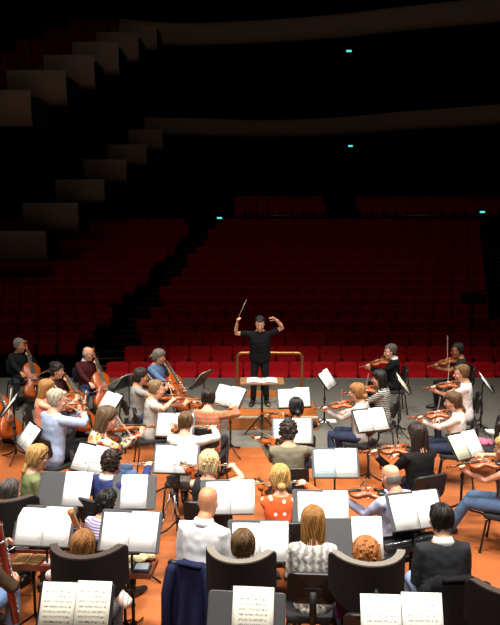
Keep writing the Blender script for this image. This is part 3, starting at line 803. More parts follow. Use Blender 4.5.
    for s in (-1, 1):
        A = arms[s]
        if 'grip' in A: el, g = ik(sh[s], A['grip'], A['pole'], a_, b_ + .085 * k); f = (g - el).normalized(); wr = el + f * b_; hdv = f
        else: el, wr = ik(sh[s], A['wr'], A['pole'], a_, b_); hdv = A.get('hd') or (wr - el).normalized()
        J[s] = (el, wr)
        body.tube([sp(.455, -.01, s * SHX * .45), sh[s], sh[s].lerp(el, .35), el, el.lerp(wr, .3), wr], [.05 * k, .052 * k * wS, .047 * k * wS, .038 * k * wS, .04 * k * wS, .026 * k], 12, rounded=True)
        hand(body, wr, hdv, A['hn'], A['curl'], s, k * (1.0 if sex == 'm' else .93))
    # legs
    LG = {}
    for s in (-1, 1):
        hp_ = hip + V((s * .085, 0, 0)) * k
        if stand: kn, an = V((s * .11, .03, .50)) * k, V((s * .13, -.02, .085)) * k; fd = V((s * .25, 1, 0)).normalized()
        else: kn, an = V((s * abd, kneef, .52)) * k, V((s * (abd * 1.02), kneef + shin + (.0 if pose != 'cello' else -.1), .085)) * k; fd = V((s * .2, 1, 0)).normalized()
        LG[s] = (hp_, kn, an, fd)
        body.tube([hp_, hp_.lerp(kn, .5), kn, kn.lerp(an, .3), an], [.078 * k, .068 * k, .05 * k, .048 * k, .033 * k], 10, rounded=True)
        body.tube([an - fd * .05 + V((0, 0, -.04)), an + fd * .06 + V((0, 0, -.045)), an + fd * .16 + V((0, 0, -.058))], [(.03, .032), (.036, .028), (.036, .02)], 10, side=V((-fd.y, fd.x, 0)), rounded=True)
    link_mesh('body', organic(body, .0085, 2), skinm(SKIN[skin]), T)
    # clothes
    top = MB()
    st = TORSO[:-1] if shirt_name != 'sleeveless' else TORSO[:-1]
    top.tube([sp(o - (.03 if i == 0 else 0), y) for i, (o, _, _, y) in enumerate(st)], [(a * wS * ins * k, b * ins * k) for _, a, b, _ in st], 18, side=X)
    if sex == 'f': top.ell(sp(.31, .085, -.06), (.07 * k, .06 * k, .065 * k)); top.ell(sp(.31, .085, .06), (.07 * k, .06 * k, .065 * k))
    for s in (-1, 1):
        el, wr = J[s]
        if sleeve == 'long': top.tube([sp(.455, -.01, s * SHX * .45), sh[s] , sh[s].lerp(el, .4), el, el.lerp(wr, .4), el.lerp(wr, .97)], [.06 * k, .067 * k * wS, .061 * k * wS, .054 * k * wS, .05 * k * wS, .037 * k], 12)
        elif sleeve == 'short': top.tube([sp(.455, -.01, s * SHX * .45), sh[s], sh[s].lerp(el, .4), sh[s].lerp(el, .68)], [.06 * k, .067 * k * wS, .062 * k * wS, .061 * k * wS], 12)
        elif sleeve == 'none': top.tube([sp(.455, -.01, s * SHX * .4), sp(.46, -.01, s * SHX * .85)], [.06 * k, .058 * k * wS], 12)
    sm_ = SPECIAL[shirt] if shirt in SPECIAL else fabric(shirt)
    link_mesh(shirt_name if shirt_name != 'sleeveless' else 'top', organic(top, .012, 3, .006, 14), sm_, T)
    tr = MB()
    if not stand: tr.tube([sp(.1, -.0), sp(0, -.01), sp(-.06, .0), sp(-.1, .02)], [(.16 * wS * k, .118 * k), (.178 * k, .128 * k), (.17 * k, .12 * k), (.13 * k, .09 * k)], 16, side=X)
    else: tr.tube([sp(.1), sp(0), sp(-.1), sp(-.17)], [(.16 * k, .118 * k), (.182 * k, .13 * k), (.17 * k, .12 * k), (.08 * k, .07 * k)], 16, side=X)
    for s in (-1, 1):
        hp_, kn, an, fd = LG[s]
        tr.tube([hp_, hp_.lerp(kn, .5), kn, kn.lerp(an, .35), an.lerp(kn, .06)], [.092 * k, .082 * k, .066 * k, .062 * k, .055 * k], 12, rounded=True)
    link_mesh('trousers', organic(tr, .014, 3, .006, 12), fabric(pants), T)
    for s in (-1, 1):
        hp_, kn, an, fd = LG[s]; b = MB(); sd = V((-fd.y, fd.x, 0)); z0 = V((0, 0, 1))
        q = lambda y, z: V((an.x, an.y, 0)) + fd * y + V((0, 0, z))
        b.tube([q(-.075, .045), q(-.03, .055), q(.05, .05), q(.12, .038), q(.19, .03)], [(.032, .042), (.037, .052), (.043, .046), (.048, .035), (.036, .024)], 12, side=sd, rounded=True)
        b.tube([q(-.02, .06), q(-.02, .12)], [.045, .042], 10)
        b.build('shoe', shoe_m, T)
    if collar:
        b = MB(); b.tube([sp(.49, -.02), sp(.525, -.018), sp(.55, -.016)], [(.11 * k * wS, .086 * k), (.084 * k * wS, .078 * k), (.075 * k * wS, .074 * k)], 14, side=X); b.build('collar', fabric(collar), T)
    if hair[0] != 'bald':
        hm = MB(); hair_mb(hair[0], hm)
        hm.v = [tuple(hd(*p)) for p in hm.v]
        hme = organic(hm, .009, 2, .007 if hair[0] in ('curly', 'fluffy') else .002, 45)
        lk = MB(); lk.v = [tuple(v.co) for v in hme.vertices]; lk.f = [tuple(p.vertices) for p in hme.polygons]; lk.m = [0] * len(lk.f); lk.sm = [True] * len(lk.f)
        l2 = MB(); locks(hair[0], l2); lk.add([hd(*p) for p in l2.v], l2.f); lk.build('hair', hairm(hair[1]), T)
    if beard:
        b = MB(); b.ell((0, .068, -.098), (.045, .034, .03)); b.v = [tuple(hd(*p)) for p in b.v]; b.build('beard', hairm(beard), T)
    for s in (-1, 1):
        e = MB(); e.ell((s * .031, .078, .01), (.0135, .011, .009), n=8, k=6); e.ell((s * .031, .0865, .01), (.006, .004, .006), n=8, k=6, m=1)
        e.v = [tuple(hd(*p)) for p in e.v]; e.build('eye', EYEM, T)
    e = MB(); e.tube([(-.022, .09, -.064), (0, .1, -.061), (.022, .09, -.064)], [.003, .0055, .003], 6); e.v = [tuple(hd(*p)) for p in e.v]; e.build('mouth', lip_m, T)
    if hair[0] != 'bald':
        for s in (-1, 1):
            e = MB(); e.tube([(s * .015, .095, .034), (s * .033, .09, .041), (s * .05, .076, .035)], [.0035, .0045, .002], 6)
            e.v = [tuple(hd(*p)) for p in e.v]; e.build('eyebrow', hairm(hair[1]), T)
    if glasses:
        e = MB()
        for s in (-1, 1):
            ring = [(s * .033 + .022 * math.cos(2 * PI * i / 12), .102, .008 + .017 * math.sin(2 * PI * i / 12)) for i in range(13)]; e.tube(ring, .0028, 5); e.tube([(s * .055, .1, .014), (s * .076, .06, .014), (s * .078, -.01, .008)], .0028, 5)
        e.tube([(-.011, .103, .012), (.011, .103, .012)], .0028, 5); e.v = [tuple(hd(*p)) for p in e.v]; e.build('glasses', ebony, T)
    # instrument, bow, chair
    if hasattr(P, 'fm'):
        kd = 'cello' if pose == 'cello' else ('viola' if pose == 'viola' else 'violin')
        fiddle(kd, W @ P.fm, ('%s held between the knees of the %s' if kd == 'cello' else '%s under the chin of the %s') % (kd, who), var)
        fr, tp, on = P.bow; R3 = W.to_3x3()
        bow(kd, W @ fr, R3 @ tp, R3 @ on, 'bow in the right hand of the %s' % who)
    if not stand and not nochair: chair(W @ V((0, chair_off, 0)), yw, 'black orchestra chair under the %s' % who)
    P.T = T; P.W = W; P.J = J; P.hc = hc; P.root = root; return P

# ---------------------------------------------------------------- the orchestra
PEOPLE = [
 # cellists at the back left
 dict(who='grey-haired cellist in black', label='grey-haired man in black jumper playing cello at the back left', px=20, py=346, yaw=-140, shirt='#1c1c1e', pants='#2c2f33', hair=('short', '#76706a'), pose='cello', lean=-3, hp=12, hy=35, bt=.3, steep=42, skin='mid'),
 dict(hy=22, who='dark-haired cellist in maroon', label='dark-haired man in maroon shirt playing cello behind the woman in coral', px=57, py=371, yaw=-118, shirt='#3b2020', pants='#23252b', hair=('curly', '#2a201a'), pose='cello', lean=-2, bt=.6, steep=75, skin='fair'),
 dict(hy=32, who='bald cellist with glasses', label='bald man with glasses in maroon cardigan and jeans playing cello', px=88, py=354, yaw=-140, shirt='#43191c', pants='#3c4a63', hair=('rim', '#8a7f74'), pose='cello', lean=-2, hp=10, glasses=True, bt=.35, steep=45, collar='#c8ccd6'),
 dict(hy=24, who='cellist in blue jumper', label='man with tied grey hair in blue jumper playing cello beside the red seats', px=159, py=357, yaw=-122, shirt='#566a8c', pants='#20232a', hair=('grey_tail', '#6f675c'), pose='cello', lean=0, hp=14, bt=.4, steep=22, skin='mid'),
 dict(who='cellist at the left edge', label='cellist in black trousers half out of view at the left edge', px=-18, py=376, yaw=-118, shirt='#2a2a2c', pants='#1d1d20', hair=('short', '#3a2d24'), pose='cello', lean=0, bt=.35, steep=80),
 # violas on the left
 dict(who='woman in coral top', label='blonde woman in coral top playing viola behind the man in pale blue', px=47, py=389, yaw=-82, shirt='#d98a70', pants='#2a2a30', sleeve='none', hair=('bob', '#9c6f3a'), sex='f', pose='viola', lean=4, va=38, bt=.6, skin='fair'),
 dict(who='grey-haired man in pale blue shirt', label='grey-haired man in pale blue shirt seen from behind playing viola', px=58, py=401, yaw=-38, shirt='#9ba9c4', pants='#1c1d22', hair=('short', '#a39883'), k=1.1, pose='viola', va=15, lean=4, hy=-28, bt=.5),
 dict(who='woman in grey T-shirt with dark ponytail', label='dark ponytailed woman in grey T-shirt playing viola near the blue-jumper cellist', px=141, py=377, yaw=-72, shirt='#8b8880', pants='#39405a', sleeve='short', hair=('ponytail', '#2a1e1b'), sex='f', pose='viola', va=20, lean=2, skin='mid'),
 dict(who='man in grey T-shirt', label='light-brown-haired man in pale grey T-shirt playing viola in right profile', px=157, py=390, yaw=-75, shirt='#a9a59b', pants='#26262b', sleeve='short', hair=('short', '#7a5f42'), pose='viola', va=-2, drop=-.05, lean=5, bt=.35, steep=25),
 dict(who='woman in floral blouse', label='brown-haired woman in floral blouse and jeans playing viola', px=107, py=419, yaw=-68, shirt='floral', pants='#4a6285', hair=('bob', '#5b4630'), sex='f', k=1.1, pose='viola', va=15, lean=12, hp=14, bt=.5),
 dict(who='man in orange plaid shirt', label='dark-haired man in orange plaid shirt seen from behind before the podium', px=209, py=399, yaw=-12, shirt='plaid', pants='#3a3740', hair=('short', '#251a12'), pose='viola', va=32, lean=2, hy=-3, bt=.8, steep=30, k=1.03, var='a'),
 dict(who='man in white T-shirt with short brown hair', label='short brown-haired man in off-white top behind the stand with a bow across', px=186, py=423, yaw=-12, shirt='#c9c7be', pants='#2b2b30', hair=('short', '#5c4229'), pose='viola', va=30, lean=3, bt=.75, steep=25),
 dict(who='blonde woman in black vest top', label='short-haired blonde woman in black sleeveless top with reddish viola', px=209, py=464, yaw=-8, shirt='#2b2a2c', pants='#24242a', sleeve='none', hair=('fluffy', '#bda57a'), sex='f', pose='viola', va=36, lean=2, bt=.7, steep=25, var='b'),
 dict(who='curly-haired man in navy jumper', label='dark curly-haired man in navy blue jumper with white collar', px=112, py=463, yaw=-30, shirt='#2c3564', pants='#2a2d3c', hair=('curly', '#2e211a'), collar='#e8e6e4', pose='viola', va=40, lean=5, bt=.7, steep=20),
 dict(who='woman in sage green top', label='blonde woman with ponytail and glasses in sage green top', px=38, py=458, yaw=-58, shirt='#727850', pants='#2b2b2b', sleeve='long', hair=('low_pony', '#a8824e'), sex='f', glasses=True, lean=3),
 # second violins, centre
 dict(who='man in olive jumper', label='dark-haired man in olive grey jumper playing violin with his back turned', px=288, py=432, yaw=2, shirt='#726b57', pants='#24252c', hair=('curly', '#2d241d'), pose='violin', va=38, lean=4, bt=.62, steep=48, k=1.03),
 dict(who='black-haired violinist by the podium', label='person with smooth black hair playing violin right before the conductor', px=296, py=408, yaw=8, shirt='#2c2626', pants='#24252c', sleeve='short', hair=('bun', '#151212'), sex='f', pose='violin', va=38, lean=2, bt=.62, steep=48, skin='tan'),
 dict(who='woman in orange spotted jumper', label='blonde woman with low bun in orange jumper with white spots', px=280, py=479, yaw=5, shirt='dots', pants='#23232a', hair=('bun', '#b08a50'), sex='f', pose='violin', va=14, lean=10, bt=.6, steep=22),
 dict(who='bald man in white shirt', label='bald man in white shirt seen from behind, navy jacket behind him', px=208, py=503, yaw=-22, shirt='shirt_lines', pants='#26272d', hair=('bald', '#000000'), collar='#e3e3e6', pose='rest', lean=9, hy=6, k=1.08, skin='mid'),
 dict(who='woman in knitted grey jumper', label='blonde woman with straight bob in grey and white knitted jumper', px=313, py=523, yaw=-4, shirt='knit', pants='#2b2b2b', hair=('bob', '#8a6030'), sex='f', lean=1),
 dict(who='man in pale lilac shirt', label='balding grey-haired man in pale lilac shirt playing violin', px=391, py=478, yaw=32, shirt='#b4b8d4', pants='#23242c', hair=('rim', '#6c6860'), pose='violin', va=48, lean=3, bt=.55, steep=48),
 # violins on the right
 dict(who='dark-haired woman in black jumper', label='woman with long dark hair in black jumper playing violin, back turned', px=417, py=436, yaw=22, shirt='#1e1d1f', pants='#23232a', hair=('long', '#2c1f1a'), sex='f', k=1.06, pose='violin', va=68, drop=-.05, lean=2, bt=.6, steep=52),
 dict(who='woman in grey cardigan with low bun', label='blonde woman with low bun in pale grey top playing violin', px=357, py=393, yaw=58, shirt='#b1aba6', pants='#343a52', hair=('bun', '#8e6233'), sex='f', pose='violin', va=34, drop=-.12, lean=2, bt=.6, steep=60),
 dict(who='woman in patterned black and white top', label='woman with long black curls in black and white patterned top', px=379, py=379, yaw=70, shirt='mono_print', pants='#1c1c20', hair=('long', '#17120f'), sex='f', pose='violin', va=30, lean=2, bt=.6, steep=70),
 dict(who='grey-haired man in black jacket', label='grey-haired man in black jacket playing violin at the back right', px=390, py=352, yaw=88, shirt='#161618', pants='#17171a', hair=('short', '#56504a'), collar='#b9c4d6', pose='violin', va=10, drop=-.2, lean=3, bt=.3, steep=40, hy=8),
 dict(who='dark-haired man in glasses and black polo', label='dark-haired man with glasses in charcoal polo playing violin at back right', px=457, py=351, yaw=92, shirt='#2a2a2d', pants='#23252b', sleeve='short', hair=('short', '#1f1814'), glasses=True, pose='violin', va=8, drop=-.22, lean=2, bt=.25, steep=85, skin='tan'),
 dict(who='man in white T-shirt at the right', label='brown-haired man in white T-shirt playing violin in left profile', px=461, py=374, yaw=78, shirt='tee_lines', pants='#23252d', sleeve='short', hair=('short', '#74542f'), pose='violin', va=12, drop=-.12, lean=2, bt=.4, steep=80, k=1.02),
 dict(who='woman in white blouse', label='brown-haired woman in loose white blouse playing violin in left profile', px=453, py=402, yaw=74, shirt='#e4dbd0', pants='#2b3145', hair=('low_pony', '#5a3f28'), sex='f', pose='violin', va=14, drop=-.12, lean=2, bt=.5, steep=60),
 dict(shin=0.24, who='woman in grey vest and jeans', label='blonde woman in dark grey sleeveless top and jeans at the right edge', px=505, py=449, yaw=62, shirt='#55565a', pants='#4d617e', sleeve='none', hair=('bun', '#c09a5c'), sex='f', pose='violin', va=22, drop=-.12, lean=0, bt=.6, steep=30, kneef=0.42),
 # woodwind and others, nearest
 dict(who='dark-haired man in charcoal jumper', label='dark-haired man in charcoal jumper with white collar seen from behind', px=440, py=521, yaw=4, shirt='#2c2d30', pants='#8398bd', hair=('short', '#1e1713'), collar='#e8e5e0', lean=8, hy=10, k=1.03),
 dict(who='bassoonist in pink striped blouse', label='brown-haired bassoonist in pale pink striped blouse hidden by a curved shield', px=84, py=548, yaw=-5, shirt='pink_stripe', pants='#55535a', hair=('short', '#8a5c33'), sex='f', lean=0,
      armsR=dict(wr=V((.3, .12, .7)), pole=V((1, -.8, -.3)), hd=V((-.6, 1, 0)), hn=V((-.5, 0, -1)), curl=.8), armsL=dict(wr=V((-.14, .3, .98)), pole=V((-1, -.1, -.6)), hd=V((.3, .6, .6)), hn=V((.8, -.2, 0)), curl=.8)),
 dict(who='brown-haired player behind the stand', label='brown-haired player whose head shows above the central curved shield', px=243, py=547, yaw=0, shirt='#3a3a3e', pants='#26262b', hair=('short', '#5d4429'), lean=1),
 dict(who='ginger player in purple', label='curly ginger-haired person in purple top in front of a curved shield', px=366, py=556, yaw=2, shirt='#452650', pants='#26232b', hair=('fluffy', '#a8683a'), sex='f', lean=1),
 dict(k=0.9, who='black-haired woman in purple stripes', label='black curly-haired person in purple and white striped top', px=107, py=503, yaw=-25, shirt='purple_stripe', pants='#2a2a2e', hair=('fluffy', '#1b1715'), sex='f', lean=12),
 dict(k=0.95, who='dark grey-haired player at the left', label='grey-haired person in blue shirt in front of the leftmost curved shield', px=11, py=493, yaw=-20, shirt='#4a6390', pants='#26262b', hair=('short', '#4d4743'), lean=1),
 dict(who='player with the red keyed bassoon', label='player in brown jumper and jeans at the bottom left edge', px=-30, py=532, yaw=-12, shirt='#4b3a2c', pants='#6f8db5', hair=('short', '#4a3a2c'), lean=3, k=1.04,
      armsR=dict(wr=V((.25, .3, .68)), pole=V((1, -.5, -.4)), hd=V((-.2, 1, .2)), hn=V((-1, 0, 0)), curl=.8), armsL=dict(wr=V((.08, .38, .95)), pole=V((-1, -.1, -.6)), hd=V((.5, .5, .6)), hn=V((.8, -.2, 0)), curl=.8)),
]
PP = {}
for i, d in enumerate(PEOPLE): PP[d['who']] = person(**d)

# the conductor on the podium
cz = .252
PC = person('conductor', 'conductor in black T-shirt and trousers with both arms raised on the podium', 260, 324.5, 180, '#151517', '#17171a', 'short', ('short', '#15100e'), lean=6, hp=18, stand=True, ins=1.2, zoff=cz, k=.985,
       armsR=dict(wr=V((.42, .16, 1.58)), pole=V((1, -.3, -.35)), hd=V((-.1, .25, 1)), hn=V((-.8, .2, .2)), curl=.9),
       armsL=dict(wr=V((-.30, .16, 1.64)), pole=V((-1, -.3, .1)), hd=V((.75, .2, .45)), hn=V((.2, .6, -.8)), curl=.35))
wr = PC.J[1][1] + V((-.01, .03, .085))
t = thing('baton', 'thin white baton raised in the hand of the conductor', 'baton', mtx=PC.W @ frame(wr, V((1, 0, 0)), V((0, 1, 0)), V((0, 0, 1))))
m1 = MB(); m1.tube([(0, 0, 0), (-.16, .05, .36)], [.004, .0025], 6); m1.build('shaft', mat('baton_white', '#d8cdbd', .5), t)
m1 = MB(); m1.ell((.006, 0, -.015), (.012, .012, .026)); m1.build('grip', mat('cork', '#a67c4d', .7), t)

# ---------------------------------------------------------------- stands with music
ST = [
 (11, 404, -80, 'the cellist at the left edge', dict(h=.9, tilt=38, paper='mid', base_rot=20)),
 (29, 436, -58, 'the grey-haired man in pale blue shirt', dict(h=.85, tilt=38, roll=0, paper='mid', base_rot=40)),
 (110, 402, -52, 'the bald cellist with glasses', dict(h=.85, tilt=38, paper='faint', pages='LR')),
 (127, 381, -118, 'the woman in grey T-shirt with dark ponytail', dict(h=1.0, tilt=40)),
 (202, 379, -112, 'the cellist in blue jumper', dict(h=.95, tilt=36)),
 (229, 397, -28, 'the man in orange plaid shirt', dict(tilt=38, roll=6, paper='mid', shift=(-.01, .02))),
 (175, 425, -8, 'the man in white T-shirt with short brown hair', dict(tilt=34, roll=0, grey=True, paper='faint')),
 (176, 459, -5, 'the blonde woman in black vest top', dict(tilt=34, grey=True, paper='blank')),
 (92, 459, -26, 'the curly-haired man in navy jumper', dict(tilt=36, roll=2, paper='faint')),
 (64, 489, -6, 'the woman in sage green top', dict(grey=True, pages='R', paper='blank', pw=.29, ph=.34)),
 (134, 492, 0, 'the black-haired woman in purple stripes', dict(grey=True, pages='C', paper='blank', pw=.27, ph=.35, dw=.84)),
 (44, 526, -5, 'the dark grey-haired player at the left', dict(h=1.05, grey=True, paper='blank', tilt=32)),
 (130, 531, -6, 'the bassoonist in pink striped blouse', dict(h=1.05, grey=True, paper='blank', tilt=32)),
 (75, 609, -4, None, dict(paper='dense', tilt=30, h=1.0, pw=.252, ph=.35, label='black music stand nearest the camera at the bottom left', sheet='densely printed music on the stand at the bottom left')),
 (227, 497, 2, 'the bald man in white shirt', dict(grey=True, paper='blank', shift=(.035, 0))),
 (258, 541, -2, 'the brown-haired player behind the stand', dict(grey=True, paper='blank', shift=(.02, 0), ink2='faint')),
 (246, 619, -5, None, dict(grey=True, pages='R', paper='dense', tilt=30, h=1.0, pw=.29, ph=.37, shift=(-.1, 0), label='music stand with one printed page, just behind the central curved shield', sheet='single printed page on the stand behind the central curved shield')),
 (320, 508, -2, 'the woman in knitted grey jumper', dict(grey=True, paper='blank', shift=(.03, 0))),
 (352, 539, 0, 'the ginger player in purple', dict(grey=True, pages='R', paper='faint', pw=.27, ph=.35)),
 (335.5, 463, 0, 'the woman in orange spotted jumper', dict(grey=True, paper='faint', ink2='blue', tilt=33)),
 (292.5, 431, -1, 'the man in olive jumper', dict(grey=True, paper='faint', tilt=32)),
 (294, 398, -3, 'the black-haired violinist by the podium', dict(tilt=38, roll=-4, paper='mid', h=.9)),
 (327, 379, 66, 'the woman in grey cardigan with low bun', dict(tilt=36, h=.9, paper='faint', base_rot=30)),
 (371, 420, 24, 'the dark-haired woman in black jumper', dict(tilt=38, roll=2, paper='mid')),
 (402, 383, 82, 'the woman in patterned black and white top', dict(tilt=38, h=.92, paper='cream')),
 (485, 382, 78, 'the man in white T-shirt at the right', dict(tilt=38, h=.92, paper='faint')),
 (466, 445, 34, 'the woman in grey vest and jeans', dict(tilt=38, roll=2, paper='faint', ink2='cream')),
 (416, 510, 14, 'the dark-haired man in charcoal jumper', dict(grey=True, h=1.06, tilt=35, paper='blank')),
 (402, 625, -3, None, dict(paper='mid', tilt=30, h=1.0, pw=.28, ph=.37, label='black music stand at the bottom edge behind the right curved shield', sheet='printed music on the stand behind the right curved shield')),
]
for px, py, yw, who, kw in ST:
    lab = kw.pop('label', None) or 'music stand in front of %s' % who
    sh_ = kw.pop('sheet', None) or 'open sheet music before %s' % who
    if kw.get('pages') in ('R', 'C') and who: sh_ = 'single page of music before %s' % who
    music_stand(px, py, yw, lab, sh_, **kw)

# conductor's desk with the open score
c = at(262, 380, 1.02); t = thing('conductor_desk', 'flat wooden-edged desk on a black pole before the conductor', 'music stand', (c.x, c.y, 0))
m1 = MB(); m1.box((0, 0, 1.0), (.74, .44, .03)); m1.build('desk', mat('desk_wood', '#84603e', .4, var=.2), t, bevel=.004).rotation_euler = (0, 0, 0)
m1 = MB(); m1.tube([(0, 0, .14), (0, 0, .985)], .02, 8); m1.box((0, 0, .965), (.3, .2, .03)); m1.build('pole', black_metal, t)
for k in range(3):
    a = R(30 + 120 * k); m1 = MB(); m1.tube([(0, 0, .42), (.34 * math.cos(a), .34 * math.sin(a), .012)], .012, 6); m1.tube([(0, 0, .16), (.2 * math.cos(a), .2 * math.sin(a), .19)], .006, 5); m1.build('leg', black_metal, t)
t2 = thing('score', 'open white score lying on the flat desk before the conductor', 'score', (c.x, c.y, 1.0165))
for sx in (-1, 1):
    m1 = MB(); rows = [[V((sx * (.005 + .25 * u / 5), -.17 + .34 * v, .012 * math.sin(PI * u / 5) + .002)) for u in range(6)] for v in (0, 1)]
    m1.grid(rows, thick=lambda p: p + V((0, 0, -.0015))); m1.build('page', PAPER['faint'], t2)
m1 = MB(); m1.tube([(-.06, .1, .022), (.08, .12, .022)], .006, 6); tag(m1.build('pencil', ebony, None, (c.x, c.y, 1.0165)), 'dark pencil lying on the open score before the conductor', 'pencil')

# ---------------------------------------------------------------- curved acoustic shields
def shield(px, py, yaw, label, post=True, w_=.56, rim=None):
    top = at(px, py, 1.27); yw = R(yaw)
    t = thing('acoustic_shield', label, 'acoustic shield', (top.x, top.y, 0), yw, 'curved black acoustic shields')
    def path(u):   # u in -1..1 ; wings bend forward round the head
        a = u * 1.0; x = w_ * .5 * math.sin(a * 1.25) / math.sin(1.25) * 1.0; y = .30 * (abs(u) ** 2.0)
        return V((x, y, 0))
    N = 24; ins = []; H = .40
    rows = []; trim = []
    mb = MB(); tb = MB(); rr = []; tt = []
    for i in range(N + 1):
        u = -1 + 2 * i / N; p = path(u); q = path(min(1, u + .01)) - path(max(-1, u - .01)); nn = V((-q.y, q.x, 0)).normalized()
        zt = 1.27 + .0 * u * u; e = max(0, (abs(u) - .86) / .14); zt -= .05 * e ** 2; zb = zt - H + .10 * abs(u) ** 3
        th = .062
        rr.append([p + V((0, 0, zb)), p + V((0, 0, zt - .012)), p + nn * th + V((0, 0, zt - .012)), p + nn * th + V((0, 0, zb)), p + V((0, 0, zb))])
        tt.append([p + V((0, 0, zt - .012)), p + V((0, 0, zt)), p + nn * th + V((0, 0, zt)), p + nn * th + V((0, 0, zt - .012))])
    mb.grid(rr, smooth=False); mb.add(rr[0][:4], [(0, 1, 2, 3)], 0, False); mb.add(rr[-1][:4], [(3, 2, 1, 0)], 0, False)
    tb.grid(tt, smooth=False); tb.add(tt[0], [(0, 1, 2, 3)], 0, False); tb.add(tt[-1], [(3, 2, 1, 0)], 0, False)
    mb.build('panel', foam, t); tb.build('top_edge', rim or foam_edge, t)
    m1 = MB(); m1.tube([(0, -.025, .02), (0, -.025, 1.1)], .016, 8); m1.build('post', black_metal, t)
    m1 = MB(); m1.box((0, -.02, .012), (.4, .05, .02)); m1.box((0, -.07, .012), (.05, .2, .02)); m1.build('base', black_metal, t)
    return t
shield(-9, 502, -14, 'leftmost curved black acoustic shield behind the grey-haired head', w_=.6, rim=foam_dark)
shield(79, 559, -1, 'curved black acoustic shield behind the bassoonist at the left', w_=.62, rim=foam_dark)
shield(234, 563, -9, 'central curved black acoustic shield with grey foam rim', w_=.56)
shield(376, 566, 3, 'curved black acoustic shield behind the ginger-haired head', w_=.6)
shield(524, 597, 0, 'rightmost curved black acoustic shield cut by the bottom right corner', w_=.6, rim=foam_dark)

# ---------------------------------------------------------------- jackets on chair backs
def jacket(Pn, label, col, wid=.46, drop_=.62, z0=.92, name='jacket', off=-.02, fold=.03, dx=0):
    W = Pn.W @ M.Translation((dx, 0, 0)); t = thing(name, label, 'jacket', mtx=W)
    mb = MB(); rows = []
    N = 22
    for i in range(11):
        v = i / 10; z = z0 - drop_ * v; rows.append([])
        for j in range(N + 1):
            u = -1 + 2 * j / N; hw = wid / 2 * (.92 + .22 * v + .02 * math.sin(9 * v))
            x = u * hw; y = -.315 - off - .03 * v + .06 * u * u + fold * v * math.sin(u * 9 + 1.5 * v) - .05 * (1 - v) ** 4 * 0
            zz = z - (.07 * max(0, abs(u) - .55) / .45 if i == 0 else .04 * abs(u) * (1 - v)) 
            rows[-1].append(V((x, y, zz)))
    top = [V((p.x * .96, p.y + .07, p.z - .01)) for p in rows[0]]; dn = [V((p.x * .95, p.y + .085, p.z - .2)) for p in rows[0]]
    mb.grid([dn, top] + rows, thick=lambda p: p + V((0, .012, 0)))
    mb.build('cloth', fabric(col), t)
    m1 = MB(); m1.tube([(-.1, -.31 - off, z0 - .005), (0, -.335 - off, z0 + .015), (.1, -.31 - off, z0 - .005)], [(.02, .03)] * 3, 8, rounded=True); m1.build('collar', fabric(col), t)
    for s in (-1, 1):
        m1 = MB(); m1.tube([(s * wid * .46, -.29 - off, z0 - .09), (s * wid * .54, -.32 - off, z0 - .3), (s * wid * .55, -.33 - off, z0 - .6)], [.05, .05, .045], 10, rounded=True); m1.build('sleeve', fabric(col), t)
    return t
jacket(PP['bald man in white shirt'], 'navy blue jacket hanging over the chair back of the bald man', '#1d2240', wid=.38, dx=.03)
jacket(PP['dark-haired man in charcoal jumper'], 'black coat hanging over the chair of the man in charcoal', '#19191b', wid=.54)
b = PP['woman in white blouse']; 
mb = MB(); mb.ell((0, 0, 0), (.13, .09, .06)); mb.ell((.09, .02, -.02), (.09, .07, .05)); mb.ell((-.08, .03, .01), (.08, .07, .05))
o = link_mesh('scarf', organic(mb, .012, 2, .02, 16), fabric('#c4607c'), None); o.location = b.root + V((.46, .32, .5)); tag(o, 'pink scarf on the empty chair behind the woman in white blouse', 'scarf')
chair(b.root + V((.46, .3, 0)), R(70), 'empty black chair with a pink scarf behind the woman in white blouse')

# ---------------------------------------------------------------- woodwind instruments and their tables
def along(a, b):
    y = (b - a).normalized(); x = y.cross(V((0, 0, 1))).normalized(); z = x.cross(y); return frame(a, x, y, z), (b - a).length
def bassoon(a, b, label, body_m, keys=9, big=1.0):
    m, L = along(a, b); t = thing('bassoon', label, 'bassoon', mtx=m)
    m1 = MB(); m1.tube([(0, 0, 0), (0, L * .45, 0), (0, L * .46, 0), (0, L * .82, 0), (0, L * .83, 0), (0, L * .97, 0), (0, L, 0)], [.03 * big, .027 * big, .024 * big, .022 * big, .026 * big, .026 * big, .03 * big], 14); m1.build('long_joint', body_m, t)
    m1 = MB(); m1.tube([(.045 * big, .02, 0), (.045 * big, L * .62, 0)], [.022 * big, .014 * big], 12); m1.build('wing_joint', body_m, t)
    m1 = MB(); m1.tube([(.045 * big, L * .62, 0), (.06, L * .68, .02), (.1, L * .69, .08), (.12, L * .64, .18)], [.005, .005, .0045, .004], 8); m1.build('crook', chrome, t)
    for i in range(keys):
        y = L * (.1 + .74 * i / keys); m1 = MB(); m1.tube([(.0, y, .028 * big), (0.0, y, .036 * big)], .013 * big, 8); m1.tube([(.0, y, .034 * big), (.03 * big, y + .04, .03 * big)], .004, 5); m1.build('key', chrome, t)
    for y in (.45, .82, .985):
        m1 = MB(); m1.tube([(0, L * y - .008, 0), (0, L * y + .008, 0)], .031 * big, 14); m1.build('ring', chrome, t)
    return t
bs = at(83, 541, 1.0); bt_ = at(70.5, 511, 1.34)
bassoon(bs + (bs - bt_) * 1.7, bt_, 'orange-brown bassoon slanting up beside the bassoonist at the left', mat('bassoon_maple', '#b4682a', .3, var=.25, scale=8))
a0, b0 = at(13, 606, .62), at(1, 540, 1.2)
bassoon(a0 + (a0 - b0) * .25, b0 + (b0 - a0) * .25, 'dark red bassoon with silver keys at the bottom left edge', mat('bassoon_red', '#7c2418', .28, var=.25, scale=8), 14, 1.1)
